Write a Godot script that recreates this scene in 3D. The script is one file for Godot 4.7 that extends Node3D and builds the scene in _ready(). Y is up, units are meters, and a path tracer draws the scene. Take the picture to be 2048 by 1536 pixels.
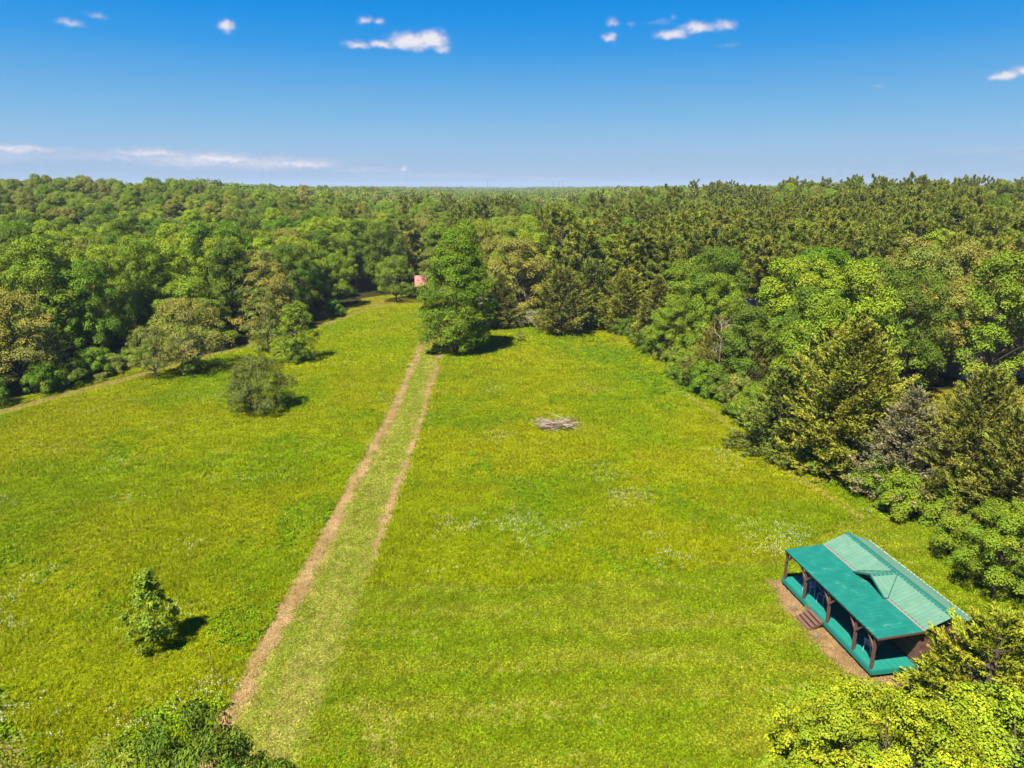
extends Node3D
# Meadow with a mown strip and a teal-roofed cabin, seen from 28 m up; woodland all round.

const EYE_H := 28.0
const F := 1366.0
const PITCH := 0.28081          # radians below the horizontal
const EXPO := 2.6

var sky_img: Image
var rng := RandomNumberGenerator.new()
var n_big := FastNoiseLite.new()
var n_mid := FastNoiseLite.new()
var n_fine := FastNoiseLite.new()

# ------------------------------------------------------------------ camera maths
func ray(px: float, py: float) -> Vector3:
	var dx := (px - 1024.0) / F
	var dy := -(py - 768.0) / F
	var c := cos(PITCH)
	var s := sin(PITCH)
	return Vector3(dx, dy * c - s, -dy * s - c)

func at(px: float, py: float, h := 0.0) -> Vector3:      # where the sight line meets the level h
	var r := ray(px, py)
	return Vector3(0, EYE_H, 0) + r * ((h - EYE_H) / r.y)

func top_h(base: Vector3, px: float, py: float) -> float:  # height whose top shows at that row above the base
	var r := ray(px, py)
	return EYE_H + r.y * (base.z / r.z) - base.y

func sstep(a: float, b: float, x: float) -> float:
	var t := clampf((x - a) / (b - a), 0.0, 1.0)
	return t * t * (3.0 - 2.0 * t)

# ------------------------------------------------------------------ terrain
func gh(x: float, z: float) -> float:
	var d := -z
	var h := 0.0
	if d > 90.0:
		h += 10.0 * sstep(-60.0, -240.0, x) * sstep(150.0, 330.0, d) * (1.0 - 0.7 * sstep(450.0, 1000.0, d))
		h += 5.5 * sstep(38.0, 130.0, x) * sstep(90.0, 200.0, d) * (1.0 - 0.6 * sstep(500.0, 1200.0, d))
		h -= 3.0 * sstep(220.0, 420.0, d) * (1.0 - sstep(700.0, 1300.0, d)) * (1.0 - sstep(30.0, 120.0, absf(x)))
		if d > 250.0:
			h += 6.0 * n_big.get_noise_2d(x * 0.35, z * 0.35) * sstep(250.0, 900.0, d)
			h += 9.0 * (n_big.get_noise_2d(x * 0.07 + 90.0, z * 0.16)) * sstep(1300.0, 2600.0, d)
	return h

# field outline on the ground (x, z)
var field := PackedVector2Array([
	Vector2(-69, -84), Vector2(-66.4, -95), Vector2(-64, -106), Vector2(-58.5, -113), Vector2(-50, -123.5), Vector2(-41, -141), Vector2(-38.5, -157),
	Vector2(-39, -178), Vector2(-33, -184), Vector2(-14, -184), Vector2(-7, -172), Vector2(-3.5, -146), Vector2(8, -140), Vector2(19, -141), Vector2(25, -123), Vector2(27.2, -103.6),
	Vector2(30.4, -83), Vector2(31.5, -69), Vector2(34.7, -61), Vector2(37.5, -53), Vector2(35.5, -46), Vector2(36, -40), Vector2(44, -22), Vector2(40, -10), Vector2(-60, -10), Vector2(-80, -60)])
var yard := PackedVector2Array([Vector2(52, -76), Vector2(58, -93), Vector2(86, -97), Vector2(90, -76)])

func in_field(x: float, z: float) -> bool:
	return Geometry2D.is_point_in_polygon(Vector2(x, z), field)

func xl(z: float) -> float:      # outer edge of the mown strip
	return -16.1 - 1.2 * sstep(-75.0, -135.0, z) + 0.12 * n_mid.get_noise_2d(z * 3.0, 5.0)

func xr(z: float) -> float:
	return -10.7 - 1.2 * sstep(-60.0, -125.0, z) + 0.12 * n_mid.get_noise_2d(z * 3.0, 50.0)

var lane_pts := PackedVector2Array([Vector2(-70, -78), Vector2(-66.2, -84), Vector2(-62.6, -91.5), Vector2(-56.9, -103.6), Vector2(-52.4, -115.2), Vector2(-47.7, -123.9), Vector2(-42, -135), Vector2(-38, -148), Vector2(-35.5, -160), Vector2(-30, -176)])
func lane_dist(x: float, z: float) -> float:
	if x > -28.0 or z > -76.0:
		return 99.0
	var best := 99.0
	var p := Vector2(x, z)
	for i in lane_pts.size() - 1:
		best = minf(best, p.distance_to(Geometry2D.get_closest_point_to_segment(p, lane_pts[i], lane_pts[i + 1])))
	return best

var rut_pts := PackedVector2Array([Vector2(23.5, -95), Vector2(25.9, -82.8), Vector2(27.4, -70), Vector2(28.6, -62.6), Vector2(31.0, -52.5), Vector2(31.6, -49.8)])
var arc_a := PackedVector2Array([Vector2(-9.6, -31.8), Vector2(-8.2, -31.2), Vector2(-7.3, -29.7), Vector2(-6.8, -27.0)])
var arc_b := PackedVector2Array([Vector2(-8.6, -32.4), Vector2(-7.0, -31.2), Vector2(-6.2, -29.0), Vector2(-6.0, -27.0)])
func poly_dist(l: PackedVector2Array, x: float, z: float) -> float:
	var best := 99.0
	var p := Vector2(x, z)
	if absf(x - l[0].x) > 14.0:
		return best
	for i in l.size() - 1:
		best = minf(best, p.distance_to(Geometry2D.get_closest_point_to_segment(p, l[i], l[i + 1])))
	return best

const CAB := Vector3(21.196, 0.0, -34.066)
const CAB_TURN := 8.3
func cab_uv(x: float, z: float) -> Vector2:      # (across, along) in the cabin's own axes
	var t := deg_to_rad(CAB_TURN)
	var d := Vector2(x - CAB.x, z - CAB.z)
	return Vector2(d.x * cos(t) - d.y * sin(t), -d.x * sin(t) - d.y * cos(t))

# kinds of ground: 0 meadow, 1 mown strip, 2 straw windrow, 3 mown ground by the cabin, 4 dirt lane, 5 mulch bed, 6 mown yard
func zone(x: float, z: float) -> int:
	var c := cab_uv(x, z)
	var w := 0.25 * n_mid.get_noise_2d(x * 6.0, z * 6.0)
	if c.x > -0.95 + w - 0.35 * sstep(4.0, 2.5, absf(c.y - 5.2)) and c.x < 6.8 and c.y > -0.95 + w and c.y < 10.5 + w:
		return 5
	if z < -24.0 and z > -150.0:
		var a := xl(z)
		var b := xr(z)
		if x > a and x < b and z < -26.0:
			if x < a + 1.02 + 2.2 * w + 0.3 * n_mid.get_noise_2d(7.0, z * 1.5):
				return 2
			if z < -43.4 and x > b - (0.62 + 2.2 * w) * sstep(-43.0, -54.0, z):
				return 2
			return 1
	var ld := lane_dist(x, z)
	if ld < 1.35 + w * 2.0:
		return 4
	if z < -164.0 - 3.0 * sin(x * 0.2) and x < -6.0:
		return 6
	var edge := -44.0
	if x > -0.9:
		edge = lerpf(-43.6, -47.5, clampf((x + 0.9) / 22.0, 0.0, 1.0))
	if x > 20.9:
		edge = lerpf(-47.5, -54.0, clampf((x - 20.9) / 8.0, 0.0, 1.0))
	if x > -13.0 and z > edge + 2.5 * w:
		return 3
	if Geometry2D.is_point_in_polygon(Vector2(x, z), yard):
		return 6
	return 0

func gcol(x: float, z: float, k: int) -> Vector3:      # what grows there: linear base colour
	var a := n_big.get_noise_2d(x * 3.0, z * 3.0)
	var b := n_mid.get_noise_2d(x, z)
	var c := n_mid.get_noise_2d(x * 4.0 + 31.0, z * 4.0)
	match k:
		1:
			var s := n_mid.get_noise_2d(x * 22.0, z * 0.7)
			return Vector3(0.195, 0.245, 0.020).lerp(Vector3(0.295, 0.285, 0.055), clampf(0.30 + 1.4 * s + 0.5 * b, 0.0, 1.0))
		2:
			return Vector3(0.43, 0.295, 0.135).lerp(Vector3(0.31, 0.21, 0.08), clampf(0.5 + c, 0.0, 1.0))
		3:
			var s2 := n_mid.get_noise_2d(x * 1.6 + 7.0, z * 9.0)
			var g := Vector3(0.168, 0.238, 0.005).lerp(Vector3(0.235, 0.258, 0.016), clampf(0.35 + 1.0 * s2 + 0.4 * b, 0.0, 1.0))
			if z > -34.0 and (poly_dist(arc_a, x, z) < 0.22 + 0.2 * c or poly_dist(arc_b, x, z) < 0.22 + 0.2 * c):
				g = g.lerp(Vector3(0.36, 0.33, 0.07), 0.6)
			return g
		4:
			return Vector3(0.27, 0.225, 0.06).lerp(Vector3(0.20, 0.215, 0.012), clampf(0.35 + 1.2 * c, 0.0, 1.0))
		5:
			return Vector3(0.36, 0.235, 0.115).lerp(Vector3(0.24, 0.15, 0.065), clampf(0.5 + c, 0.0, 1.0))
		6:
			return Vector3(0.21, 0.23, 0.012).lerp(Vector3(0.26, 0.24, 0.02), clampf(0.5 + b, 0.0, 1.0))
	var m := Vector3(0.192, 0.246, 0.003)
	m = m.lerp(Vector3(0.215, 0.235, 0.004), clampf(a * 1.2 + 0.15, 0.0, 0.6))
	m = m.lerp(Vector3(0.130, 0.218, 0.003), clampf(b * 1.7, 0.0, 0.7))
	if poly_dist(rut_pts, x, z) < 0.35 + 0.3 * c:
		m = m.lerp(Vector3(0.31, 0.29, 0.06), 0.55)
	return m

# ------------------------------------------------------------------ mesh building
var V := PackedVector3Array()
var N := PackedVector3Array()
var C := PackedColorArray()
var I := PackedInt32Array()

func fresh() -> void:
	V = PackedVector3Array()
	N = PackedVector3Array()
	C = PackedColorArray()
	I = PackedInt32Array()

func done(colored := true) -> ArrayMesh:
	var a := []
	a.resize(Mesh.ARRAY_MAX)
	a[Mesh.ARRAY_VERTEX] = V
	a[Mesh.ARRAY_NORMAL] = N
	if colored:
		a[Mesh.ARRAY_COLOR] = C
	a[Mesh.ARRAY_INDEX] = I
	var m := ArrayMesh.new()
	m.add_surface_from_arrays(Mesh.PRIMITIVE_TRIANGLES, a)
	fresh()
	return m

const VS := 0.4      # vertex colours are kept below one: tints are stored at 0.4 and plant materials carry 2.5
func leaf(p: Vector3, dir: Vector3, n: Vector3, ln: float, wd: float, col: Color) -> void:   # a folded lozenge
	var side := dir.cross(n).normalized()
	var nn := side.cross(dir).normalized()
	var b := V.size()
	var mid := p + dir * (ln * 0.45)
	var cc := Color(col.r * VS, col.g * VS, col.b * VS)
	V.append(p)
	V.append(mid + side * (wd * 0.5) + nn * (wd * 0.14))
	V.append(p + dir * ln - nn * (ln * 0.10))
	V.append(mid - side * (wd * 0.5) + nn * (wd * 0.14))
	for k in 4:
		N.append(nn)
		C.append(cc)
	I.append_array(PackedInt32Array([b, b + 2, b + 1, b, b + 3, b + 2]))

func blade(p: Vector3, tip: Vector3, side: Vector3, col: Color) -> void:      # one pointed blade
	var b := V.size()
	V.append(p - side)
	V.append(tip)
	V.append(p + side)
	var n := (tip - p).cross(side).normalized()
	var up := n.y >= 0.0
	n = ((n if up else -n) + Vector3(0, 0.5, 0)).normalized()
	var cc := Color(col.r * VS, col.g * VS, col.b * VS)
	for k in 3:
		N.append(n)
		C.append(cc)
	I.append_array(PackedInt32Array([b, b + 2, b + 1]) if up else PackedInt32Array([b, b + 1, b + 2]))

func tri(a: Vector3, b: Vector3, c: Vector3, col := Color.WHITE) -> void:
	var k := V.size()
	var n := (c - a).cross(b - a).normalized()
	for p in [a, b, c]:
		V.append(p)
		N.append(n)
		C.append(col)
	I.append_array(PackedInt32Array([k, k + 1, k + 2]))

func quad(a: Vector3, b: Vector3, c: Vector3, d: Vector3, col := Color.WHITE) -> void:
	var k := V.size()
	var n := (c - a).cross(b - a).normalized()
	for p in [a, b, c, d]:
		V.append(p)
		N.append(n)
		C.append(col)
	I.append_array(PackedInt32Array([k, k + 1, k + 2, k, k + 2, k + 3]))

func tube(pts: Array, radii: Array, sides := 6, col := Color.WHITE) -> void:
	var base := V.size()
	for i in pts.size():
		var d: Vector3 = (pts[mini(i + 1, pts.size() - 1)] - pts[maxi(i - 1, 0)]).normalized()
		var s: Vector3 = d.cross(Vector3(0.31, 0.17, 0.93)).normalized()
		var t: Vector3 = s.cross(d)
		for k in sides:
			var a := TAU * k / sides
			var o: Vector3 = s * cos(a) + t * sin(a)
			V.append(pts[i] + o * radii[i])
			N.append(o)
			C.append(col)
	for i in pts.size() - 1:
		for k in sides:
			var a := base + i * sides + k
			var b := base + i * sides + (k + 1) % sides
			I.append_array(PackedInt32Array([a, b, a + sides, b, b + sides, a + sides]))
	var e := V.size()
	V.append(pts[-1])
	N.append(Vector3.UP)
	C.append(col)
	for k in sides:
		I.append_array(PackedInt32Array([e - sides + k, e - sides + (k + 1) % sides, e]))

func box(c: Vector3, s: Vector3, b := Basis.IDENTITY, col := Color.WHITE) -> void:      # centre, size
	var h := s * 0.5
	var p := []
	for i in 8:
		p.append(c + b * Vector3(h.x if i & 1 else -h.x, h.y if i & 2 else -h.y, h.z if i & 4 else -h.z))
	for f in [[0, 1, 3, 2], [5, 4, 6, 7], [4, 0, 2, 6], [1, 5, 7, 3], [2, 3, 7, 6], [4, 5, 1, 0]]:
		quad(p[f[3]], p[f[2]], p[f[1]], p[f[0]], col)

func beam(a: Vector3, b: Vector3, w: float, t: float, col := Color.WHITE) -> void:      # square timber from a to b
	var y := (b - a).normalized()
	var x := y.cross(Vector3(0.02, 0.05, 1.0) if absf(y.z) < 0.9 else Vector3(0, 1, 0)).normalized()
	var z := x.cross(y)
	box((a + b) * 0.5, Vector3(w, (b - a).length(), t), Basis(x, y, z), col)

func rv() -> Vector3:
	return Vector3(rng.randf_range(-1, 1), rng.randf_range(-1, 1), rng.randf_range(-1, 1))

func sph() -> Vector3:
	var y := rng.randf_range(-1, 1)
	var a := rng.randf() * TAU
	var r := sqrt(1.0 - y * y)
	return Vector3(r * cos(a), y, r * sin(a))

func prof(p: Array, t: float) -> float:
	var f := clampf(t, 0.0, 0.999) * (p.size() - 1)
	var i := int(f)
	return lerpf(p[i], p[i + 1], f - i)

# ------------------------------------------------------------------ plants: each returns {trunk, crown, h, r}
func broadleaf(sd: int, o: Dictionary) -> Dictionary:
	rng.seed = sd
	var h: float = o.h
	var r: float = o.r
	var cb: float = o.base
	var ls: float = o.leaf
	var wob := FastNoiseLite.new()
	wob.seed = sd
	wob.frequency = 0.9
	var lean := Vector3(rng.randf_range(-1, 1), 0, rng.randf_range(-1, 1)) * 0.04 * h
	var centres := []
	fresh()
	for k in int(o.clumps):
		var t := pow(rng.randf(), 0.85)
		var a := rng.randf() * TAU
		var lob := 1.0 + float(o.get("lob", 0.55)) * wob.get_noise_3d(cos(a) * 1.3, t * 2.6, sin(a) * 1.3)
		var rad: float = r * prof(o.prof, t) * lob * pow(rng.randf(), 0.30)
		var y := cb + (h - cb) * t * (1.0 - 0.04 * lob)
		var c := Vector3(cos(a) * rad, y, sin(a) * rad) + lean * (y / h)
		centres.append(c)
		var out := Vector3(cos(a), 0.35, sin(a)) * (rad / maxf(r * 0.6, 0.1)) + Vector3(0, 0.7 * t, 0)
		var cr: float = o.clump * rng.randf_range(0.5, 1.4)
		var tint := rng.randf_range(0.78, 1.18)
		var warm := rng.randf_range(-0.10, 0.14)
		var young: bool = rng.randf() < float(o.get("young", 0.0))
		for j in int(o.leaves * cr * cr / (o.clump * o.clump)):
			var d := (sph() + Vector3(0, 0.35, 0) + out * 0.35).normalized()
			var p := c + Vector3(d.x, d.y * 0.72, d.z) * cr * (0.45 + 0.55 * sqrt(rng.randf()))
			if p.y < 0.15:
				p.y = 0.15 + rng.randf() * 0.3
			var n := (d * 0.9 + Vector3(0, 0.6, 0) + rv() * 0.58).normalized()
			var dir := n.cross(rv()).normalized()
			dir = (dir + Vector3(0, -float(o.get("droop", 0.2)), 0)).normalized()
			var s := ls * rng.randf_range(0.7, 1.3)
			var q := tint * rng.randf_range(0.82, 1.2)
			var col := Color(q * (1.0 + warm), q, q * (1.0 - warm))
			if young and rng.randf() < 0.75:
				col = Color(q * 1.65, q * 1.45, q * 1.2) if rng.randf() > 0.05 else Color(q * 2.2, q * 1.15, q * 1.6)
			leaf(p, dir, n, s, s * float(o.get("slim", 0.72)), col)
	var crown := done()
	# trunk and limbs
	var tr: float = o.get("trunk", 0.018 * h)
	var spine := []
	var rr := []
	for k in 7:
		var f := k / 6.0
		spine.append(Vector3(0, h * 0.86 * f, 0) + lean * f + rv() * 0.012 * h * f)
		rr.append(tr * (1.25 - 0.2 * f if k == 0 else 1.0 - 0.85 * f))
	spine[0] = Vector3(0, -0.3, 0)
	tube(spine, rr, 8)
	for k in int(o.get("limbs", 16)):
		var c: Vector3 = centres[rng.randi() % centres.size()]
		var y0 := clampf(c.y - Vector2(c.x, c.z).length() * rng.randf_range(0.6, 1.1), 0.12 * h, 0.82 * h)
		var f := y0 / (h * 0.86)
		var s0: Vector3 = spine[0].lerp(spine[6], f)
		s0.y = y0
		var mid := s0.lerp(c, 0.5) + Vector3(0, 0.06 * h * rng.randf(), 0) + rv() * 0.02 * h
		var lr := tr * (0.5 - 0.3 * f)
		tube([s0, mid, c], [lr, lr * 0.6, lr * 0.15], 5)
	return {"trunk": done(), "crown": crown, "h": h, "r": r}

func cedar(sd: int, o: Dictionary) -> Dictionary:       # juniper: feathery upswept sprays
	rng.seed = sd
	var h: float = o.h
	var r: float = o.r
	fresh()
	var wob := FastNoiseLite.new()
	wob.seed = sd
	wob.frequency = 0.8
	var nb: int = o.branches
	var limb := []
	for k in nb:
		var t := (k + rng.randf()) / nb
		t = pow(t, 1.25)
		var a := k * 2.39996 + rng.randf_range(-0.4, 0.4)
		var y: float = lerpf(o.get("low", 0.04) * h, h * 0.97, t)
		var ln: float = r * prof(o.prof, t) * rng.randf_range(0.65, 1.12) * (1.0 + 0.5 * wob.get_noise_3d(cos(a), t * 3.0, sin(a)))
		var rise: float = lerpf(o.get("rise0", 0.10), 0.9, t) + rng.randf_range(-0.1, 0.15)
		var d := Vector3(cos(a), rise, sin(a)).normalized()
		var s0 := Vector3(0, maxf(y - ln * rise * 0.5, 0.1), 0)
		limb.append([s0, s0 + d * ln])
		var flat := Vector3(0, 1, 0)
		var across := d.cross(flat).normalized()
		var tint := rng.randf_range(0.72, 1.2)
		var warm := rng.randf_range(-0.08, 0.14)
		if rng.randf() < float(o.get("dead", 0.0)):
			tint *= 1.15
			warm += 0.10
		for j in int(float(o.sprays) * (0.4 + ln / r)):
			var f := lerpf(0.22, 1.0, sqrt(rng.randf()))
			var wdt := ln * 0.30 * (1.15 - f)
			var p := s0 + d * (ln * f) + across * rng.randf_range(-1, 1) * wdt + Vector3(0, rng.randf_range(-0.25, 0.35) * o.thick, 0)
			var pd := (d + across * rng.randf_range(-0.9, 0.9) + Vector3(0, 0.3, 0) + rv() * 0.25).normalized()
			for q in int(o.needles):
				var dir := (pd + rv() * 0.55).normalized()
				var n := (Vector3(0, 0.9, 0) + Vector3(d.x, 0, d.z) * 0.5 + rv() * 0.6).normalized()
				var v := tint * rng.randf_range(0.8, 1.22)
				leaf(p + pd * (o.spray * q / o.needles) + rv() * 0.10 * o.spray, dir, n, o.spray * rng.randf_range(0.45, 0.9), o.spray * o.get("slim", 0.24), Color(v * (1.0 + warm), v, v * (1.0 - warm)))
	var crown := done()
	var tr: float = 0.02 * h + 0.04
	tube([Vector3(0, -0.3, 0), Vector3(0, h * 0.3, 0) + rv() * 0.1, Vector3(0, h * 0.65, 0) + rv() * 0.15, Vector3(0, h * 0.95, 0)], [tr * 1.3, tr, tr * 0.55, tr * 0.1], 7)
	for k in limb.size():
		if k % 2 == 0:
			tube([limb[k][0], limb[k][1]], [tr * 0.3, tr * 0.06], 4)
	return {"trunk": done(), "crown": crown, "h": h, "r": r}

func pine(sd: int, o: Dictionary) -> Dictionary:        # long-needled pine: tufts at the ends of bare limbs
	rng.seed = sd
	var h: float = o.h
	var r: float = o.r
	fresh()
	var limb := []
	var nb: int = o.branches
	for k in nb:
		var t := (k + rng.randf()) / nb
		var a := k * 2.39996 + rng.randf_range(-0.5, 0.5)
		var y: float = lerpf(o.base, h * 0.98, t)
		var ln: float = r * prof([0.7, 1.0, 1.0, 0.98, 0.86, 0.62], t) * rng.randf_range(0.6, 1.15)
		var d := Vector3(cos(a), lerpf(0.05, 0.55, t) + rng.randf_range(-0.15, 0.25), sin(a)).normalized()
		var s0 := Vector3(0, y, 0)
		limb.append([s0, s0 + d * ln])
		var across := d.cross(Vector3.UP).normalized()
		var tint := rng.randf_range(0.75, 1.2)
		var warm := rng.randf_range(-0.08, 0.12)
		for j in int(o.tufts * (0.35 + ln / r)):
			var f := lerpf(0.3, 1.05, sqrt(rng.randf()))
			var p := s0 + d * (ln * f) + across * rng.randf_range(-1, 1) * ln * 0.34 * (1.2 - f) + Vector3(0, rng.randf_range(-0.3, 0.5), 0)
			var ax := (d * 0.5 + Vector3(0, 0.9, 0) + rv() * 0.4).normalized()
			var tv := tint * rng.randf_range(0.85, 1.15)
			for q in int(o.needles):
				var dir := (sph() + ax * 0.75).normalized()
				var v := tv * rng.randf_range(0.8, 1.2)
				var s: float = o.tuft * rng.randf_range(0.7, 1.2)
				var side := dir.cross(rv()).normalized() * s * 0.075
				blade(p + dir * s * 0.1, p + dir * s, side, Color(v * (1.0 + warm), v, v * (1.0 - warm)))
	var crown := done()
	var tr: float = 0.014 * h
	tube([Vector3(0, -0.3, 0), Vector3(0, h * 0.35, 0) + rv() * 0.2, Vector3(0, h * 0.7, 0) + rv() * 0.3, Vector3(0, h * 0.97, 0)], [tr * 1.3, tr, tr * 0.6, tr * 0.12], 7)
	for l in limb:
		tube([l[0], l[1]], [tr * 0.28, tr * 0.07], 4)
	return {"trunk": done(), "crown": crown, "h": h, "r": r}

func fork(p: Vector3, d: Vector3, ln: float, rad: float, depth: int) -> void:
	var m := p + d * ln * 0.5 + rv() * ln * 0.06
	var e := p + d * ln + rv() * ln * 0.10
	tube([p, m, e], [rad, rad * 0.8, rad * 0.5], 5)
	if depth > 0:
		for k in 2 + rng.randi() % 2:
			fork(m.lerp(e, rng.randf()), (d + rv() * 0.85).normalized(), ln * rng.randf_range(0.5, 0.75), rad * 0.5, depth - 1)

# ------------------------------------------------------------------ materials
var M := {}
func grain_tex(sd: int, fq: float, lo: Color, hi: Color, px := 512) -> NoiseTexture2D:
	var n := FastNoiseLite.new()
	n.seed = sd
	n.frequency = fq
	n.fractal_octaves = 5
	var t := NoiseTexture2D.new()
	t.width = px
	t.height = px
	t.seamless = true
	t.noise = n
	var g := Gradient.new()
	g.set_color(0, lo)
	g.set_color(1, hi)
	t.color_ramp = g
	return t

func lin(r: float, g: float, b: float) -> Color:
	return Color(r, g, b).linear_to_srgb()

func foliage(r: float, g: float, b: float, glow := 0.5, rough := 0.6, spec := 0.22) -> StandardMaterial3D:
	var m := StandardMaterial3D.new()
	m.albedo_color = lin(r / VS, g / VS, b / VS)
	m.vertex_color_use_as_albedo = true
	m.roughness = rough
	m.metallic_specular = spec
	m.cull_mode = BaseMaterial3D.CULL_DISABLED
	m.backlight = Color(glow, glow, glow * 0.6)
	return m

func paint(r: float, g: float, b: float, rough := 0.7, tex: Texture2D = null, scale := 1.0) -> StandardMaterial3D:
	var m := StandardMaterial3D.new()
	m.albedo_color = lin(r, g, b)
	m.roughness = rough
	m.cull_mode = BaseMaterial3D.CULL_DISABLED
	if tex:
		m.albedo_texture = tex
		m.uv1_triplanar = true
		m.uv1_scale = Vector3.ONE * scale
	return m

func make_materials() -> void:
	var blotch := grain_tex(3, 0.02, Color(0.88, 0.88, 0.88), Color(1, 1, 1))
	var woodgrain := grain_tex(9, 0.03, Color(0.62, 0.6, 0.58), Color(1, 1, 1))
	M.deep = foliage(0.080, 0.132, 0.009)
	M.mid = foliage(0.126, 0.192, 0.009)
	M.green = foliage(0.092, 0.178, 0.006)
	M.lone = foliage(0.098, 0.168, 0.005)
	M.dark_cedar = foliage(0.100, 0.128, 0.018, 0.35)
	M.bright = foliage(0.172, 0.245, 0.009)
	M.lime = foliage(0.190, 0.232, 0.012)
	M.olive = foliage(0.188, 0.188, 0.030)
	M.dull = foliage(0.146, 0.176, 0.026)
	M.pine = foliage(0.160, 0.195, 0.021, 0.4)
	M.pine2 = foliage(0.185, 0.215, 0.023, 0.4)
	M.cedar = foliage(0.168, 0.184, 0.026, 0.38)
	M.cedar2 = foliage(0.128, 0.172, 0.022, 0.38)
	M.cedar3 = foliage(0.205, 0.228, 0.024, 0.42)
	M.cedar_light = foliage(0.225, 0.262, 0.016, 0.5)
	M.withered = foliage(0.190, 0.190, 0.095, 0.35)
	M.yellow = foliage(0.168, 0.222, 0.008, 0.6)
	M.white_forest = foliage(1.0, 1.0, 1.0)
	M.grass = foliage(1.0, 1.0, 1.0, 0.55, 0.9, 0.04)
	M.dry = foliage(1.0, 1.0, 1.0, 0.2, 0.8)
	M.petal = foliage(0.50, 0.51, 0.38, 0.4)
	M.bark = paint(0.105, 0.075, 0.055, 0.9, woodgrain, 0.8)
	M.pale_bark = paint(0.30, 0.25, 0.20, 0.9, woodgrain, 0.8)
	M.dead_wood = paint(0.50, 0.41, 0.36, 0.9, woodgrain, 1.2)
	M.red_wood = paint(0.20, 0.085, 0.05, 0.9, woodgrain, 1.2)
	M.timber = paint(0.150, 0.078, 0.053, 0.75, woodgrain, 1.1)
	M.timber2 = paint(0.130, 0.058, 0.038, 0.75, woodgrain, 1.3)
	M.timber3 = paint(0.178, 0.097, 0.070, 0.75, woodgrain, 0.9)
	var wear := grain_tex(17, 0.011, Color(0.07, 0.36, 0.32), Color(0.07, 0.36, 0.32))
	wear.color_ramp.set_color(0, lin(0.003, 0.105, 0.083))
	wear.color_ramp.set_color(1, lin(0.135, 0.190, 0.140))
	wear.color_ramp.add_point(0.45, lin(0.003, 0.125, 0.098))
	wear.color_ramp.add_point(0.74, lin(0.010, 0.145, 0.112))
	M.teal_new = paint(1.0, 1.0, 1.0, 0.5, wear, 0.16)
	var fade_sheen := grain_tex(18, 0.013, Color.WHITE, Color.WHITE)
	fade_sheen.color_ramp.set_color(0, lin(0.046, 0.152, 0.104))
	fade_sheen.color_ramp.set_color(1, lin(0.110, 0.205, 0.150))
	M.teal_old_sheen = paint(1.0, 1.0, 1.0, 0.8, fade_sheen, 0.14)  # paler than the porch roof: age fading, plus sky reflection put into the colour
	M.teal_cap = paint(0.010, 0.125, 0.090, 0.45, blotch, 0.4)
	M.teal_deck = paint(0.003, 0.190, 0.150, 0.65, blotch, 0.8)
	M.teal_deck2 = paint(0.003, 0.165, 0.130, 0.65, blotch, 0.8)
	M.flash = paint(0.235, 0.200, 0.170, 0.8, blotch, 1.5)
	M.pale_trim = paint(0.36, 0.38, 0.28, 0.6)
	M.dark = paint(0.022, 0.020, 0.019, 0.6)
	M.glass = paint(0.03, 0.035, 0.04, 0.08)
	M.chair_metal = paint(0.33, 0.40, 0.60, 0.45)
	M.chair_cloth = paint(0.035, 0.050, 0.150, 0.8)
	M.red_roof = paint(0.44, 0.155, 0.15, 0.5, blotch, 0.3)
	M.white = paint(0.62, 0.62, 0.60, 0.7, blotch, 0.5)
	M.brown_wall = paint(0.11, 0.09, 0.08, 0.8, blotch, 0.6)
	M.grey_wall = paint(0.30, 0.32, 0.35, 0.7, blotch, 0.6)
	M.shingle = paint(0.20, 0.15, 0.13, 0.95, grain_tex(21, 0.08, Color(0.6, 0.6, 0.6), Color(1, 1, 1)), 0.8)
	M.steel = paint(0.16, 0.17, 0.19, 0.6)
	var soil := StandardMaterial3D.new()
	soil.vertex_color_use_as_albedo = true
	soil.roughness = 0.95
	soil.metallic_specular = 0.1
	soil.albedo_texture = grain_tex(5, 0.035, Color(0.55, 0.55, 0.55), Color(1, 1, 1), 1024)
	soil.uv1_triplanar = true
	soil.uv1_world_triplanar = true
	soil.uv1_scale = Vector3.ONE * 0.16
	M.soil = soil

# ------------------------------------------------------------------ scene tree helpers
var taken := {}
func numbered(n: String) -> String:
	var k: int = taken.get(n, 0)
	taken[n] = k + 1
	return n if k == 0 else "%s_%03d" % [n, k]

func tag(o: Node, label: String, category: String, group := "", kind := "") -> void:
	if label:
		o.set_meta("label", label)
	if category:
		o.set_meta("category", category)
	if group:
		o.set_meta("group", group)
	if kind:
		o.set_meta("kind", kind)

func thing(called: String, where: Vector3, turn := 0.0) -> Node3D:
	var o := Node3D.new()
	o.name = numbered(called)
	add_child(o)
	o.position = where
	o.rotation.y = turn
	return o

func part(called: String, m: Mesh, mat: Material, parent: Node, where := Vector3.ZERO) -> MeshInstance3D:
	var o := MeshInstance3D.new()
	o.name = called if parent != self else numbered(called)
	o.mesh = m
	o.material_override = mat
	parent.add_child(o, true)
	o.position = where
	return o

func plant(called: String, p: Dictionary, mat: Material, where: Vector3, h: float, r: float, turn: float, label: String, category: String, group := "", bark: Material = null) -> Node3D:
	var o := thing(called, where, turn)
	o.scale = Vector3(r / p.r, h / p.h, r / p.r)
	part("trunk", p.trunk, bark if bark else M.bark, o)
	part("crown", p.crown, mat, o)
	tag(o, label, category, group)
	return o

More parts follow.
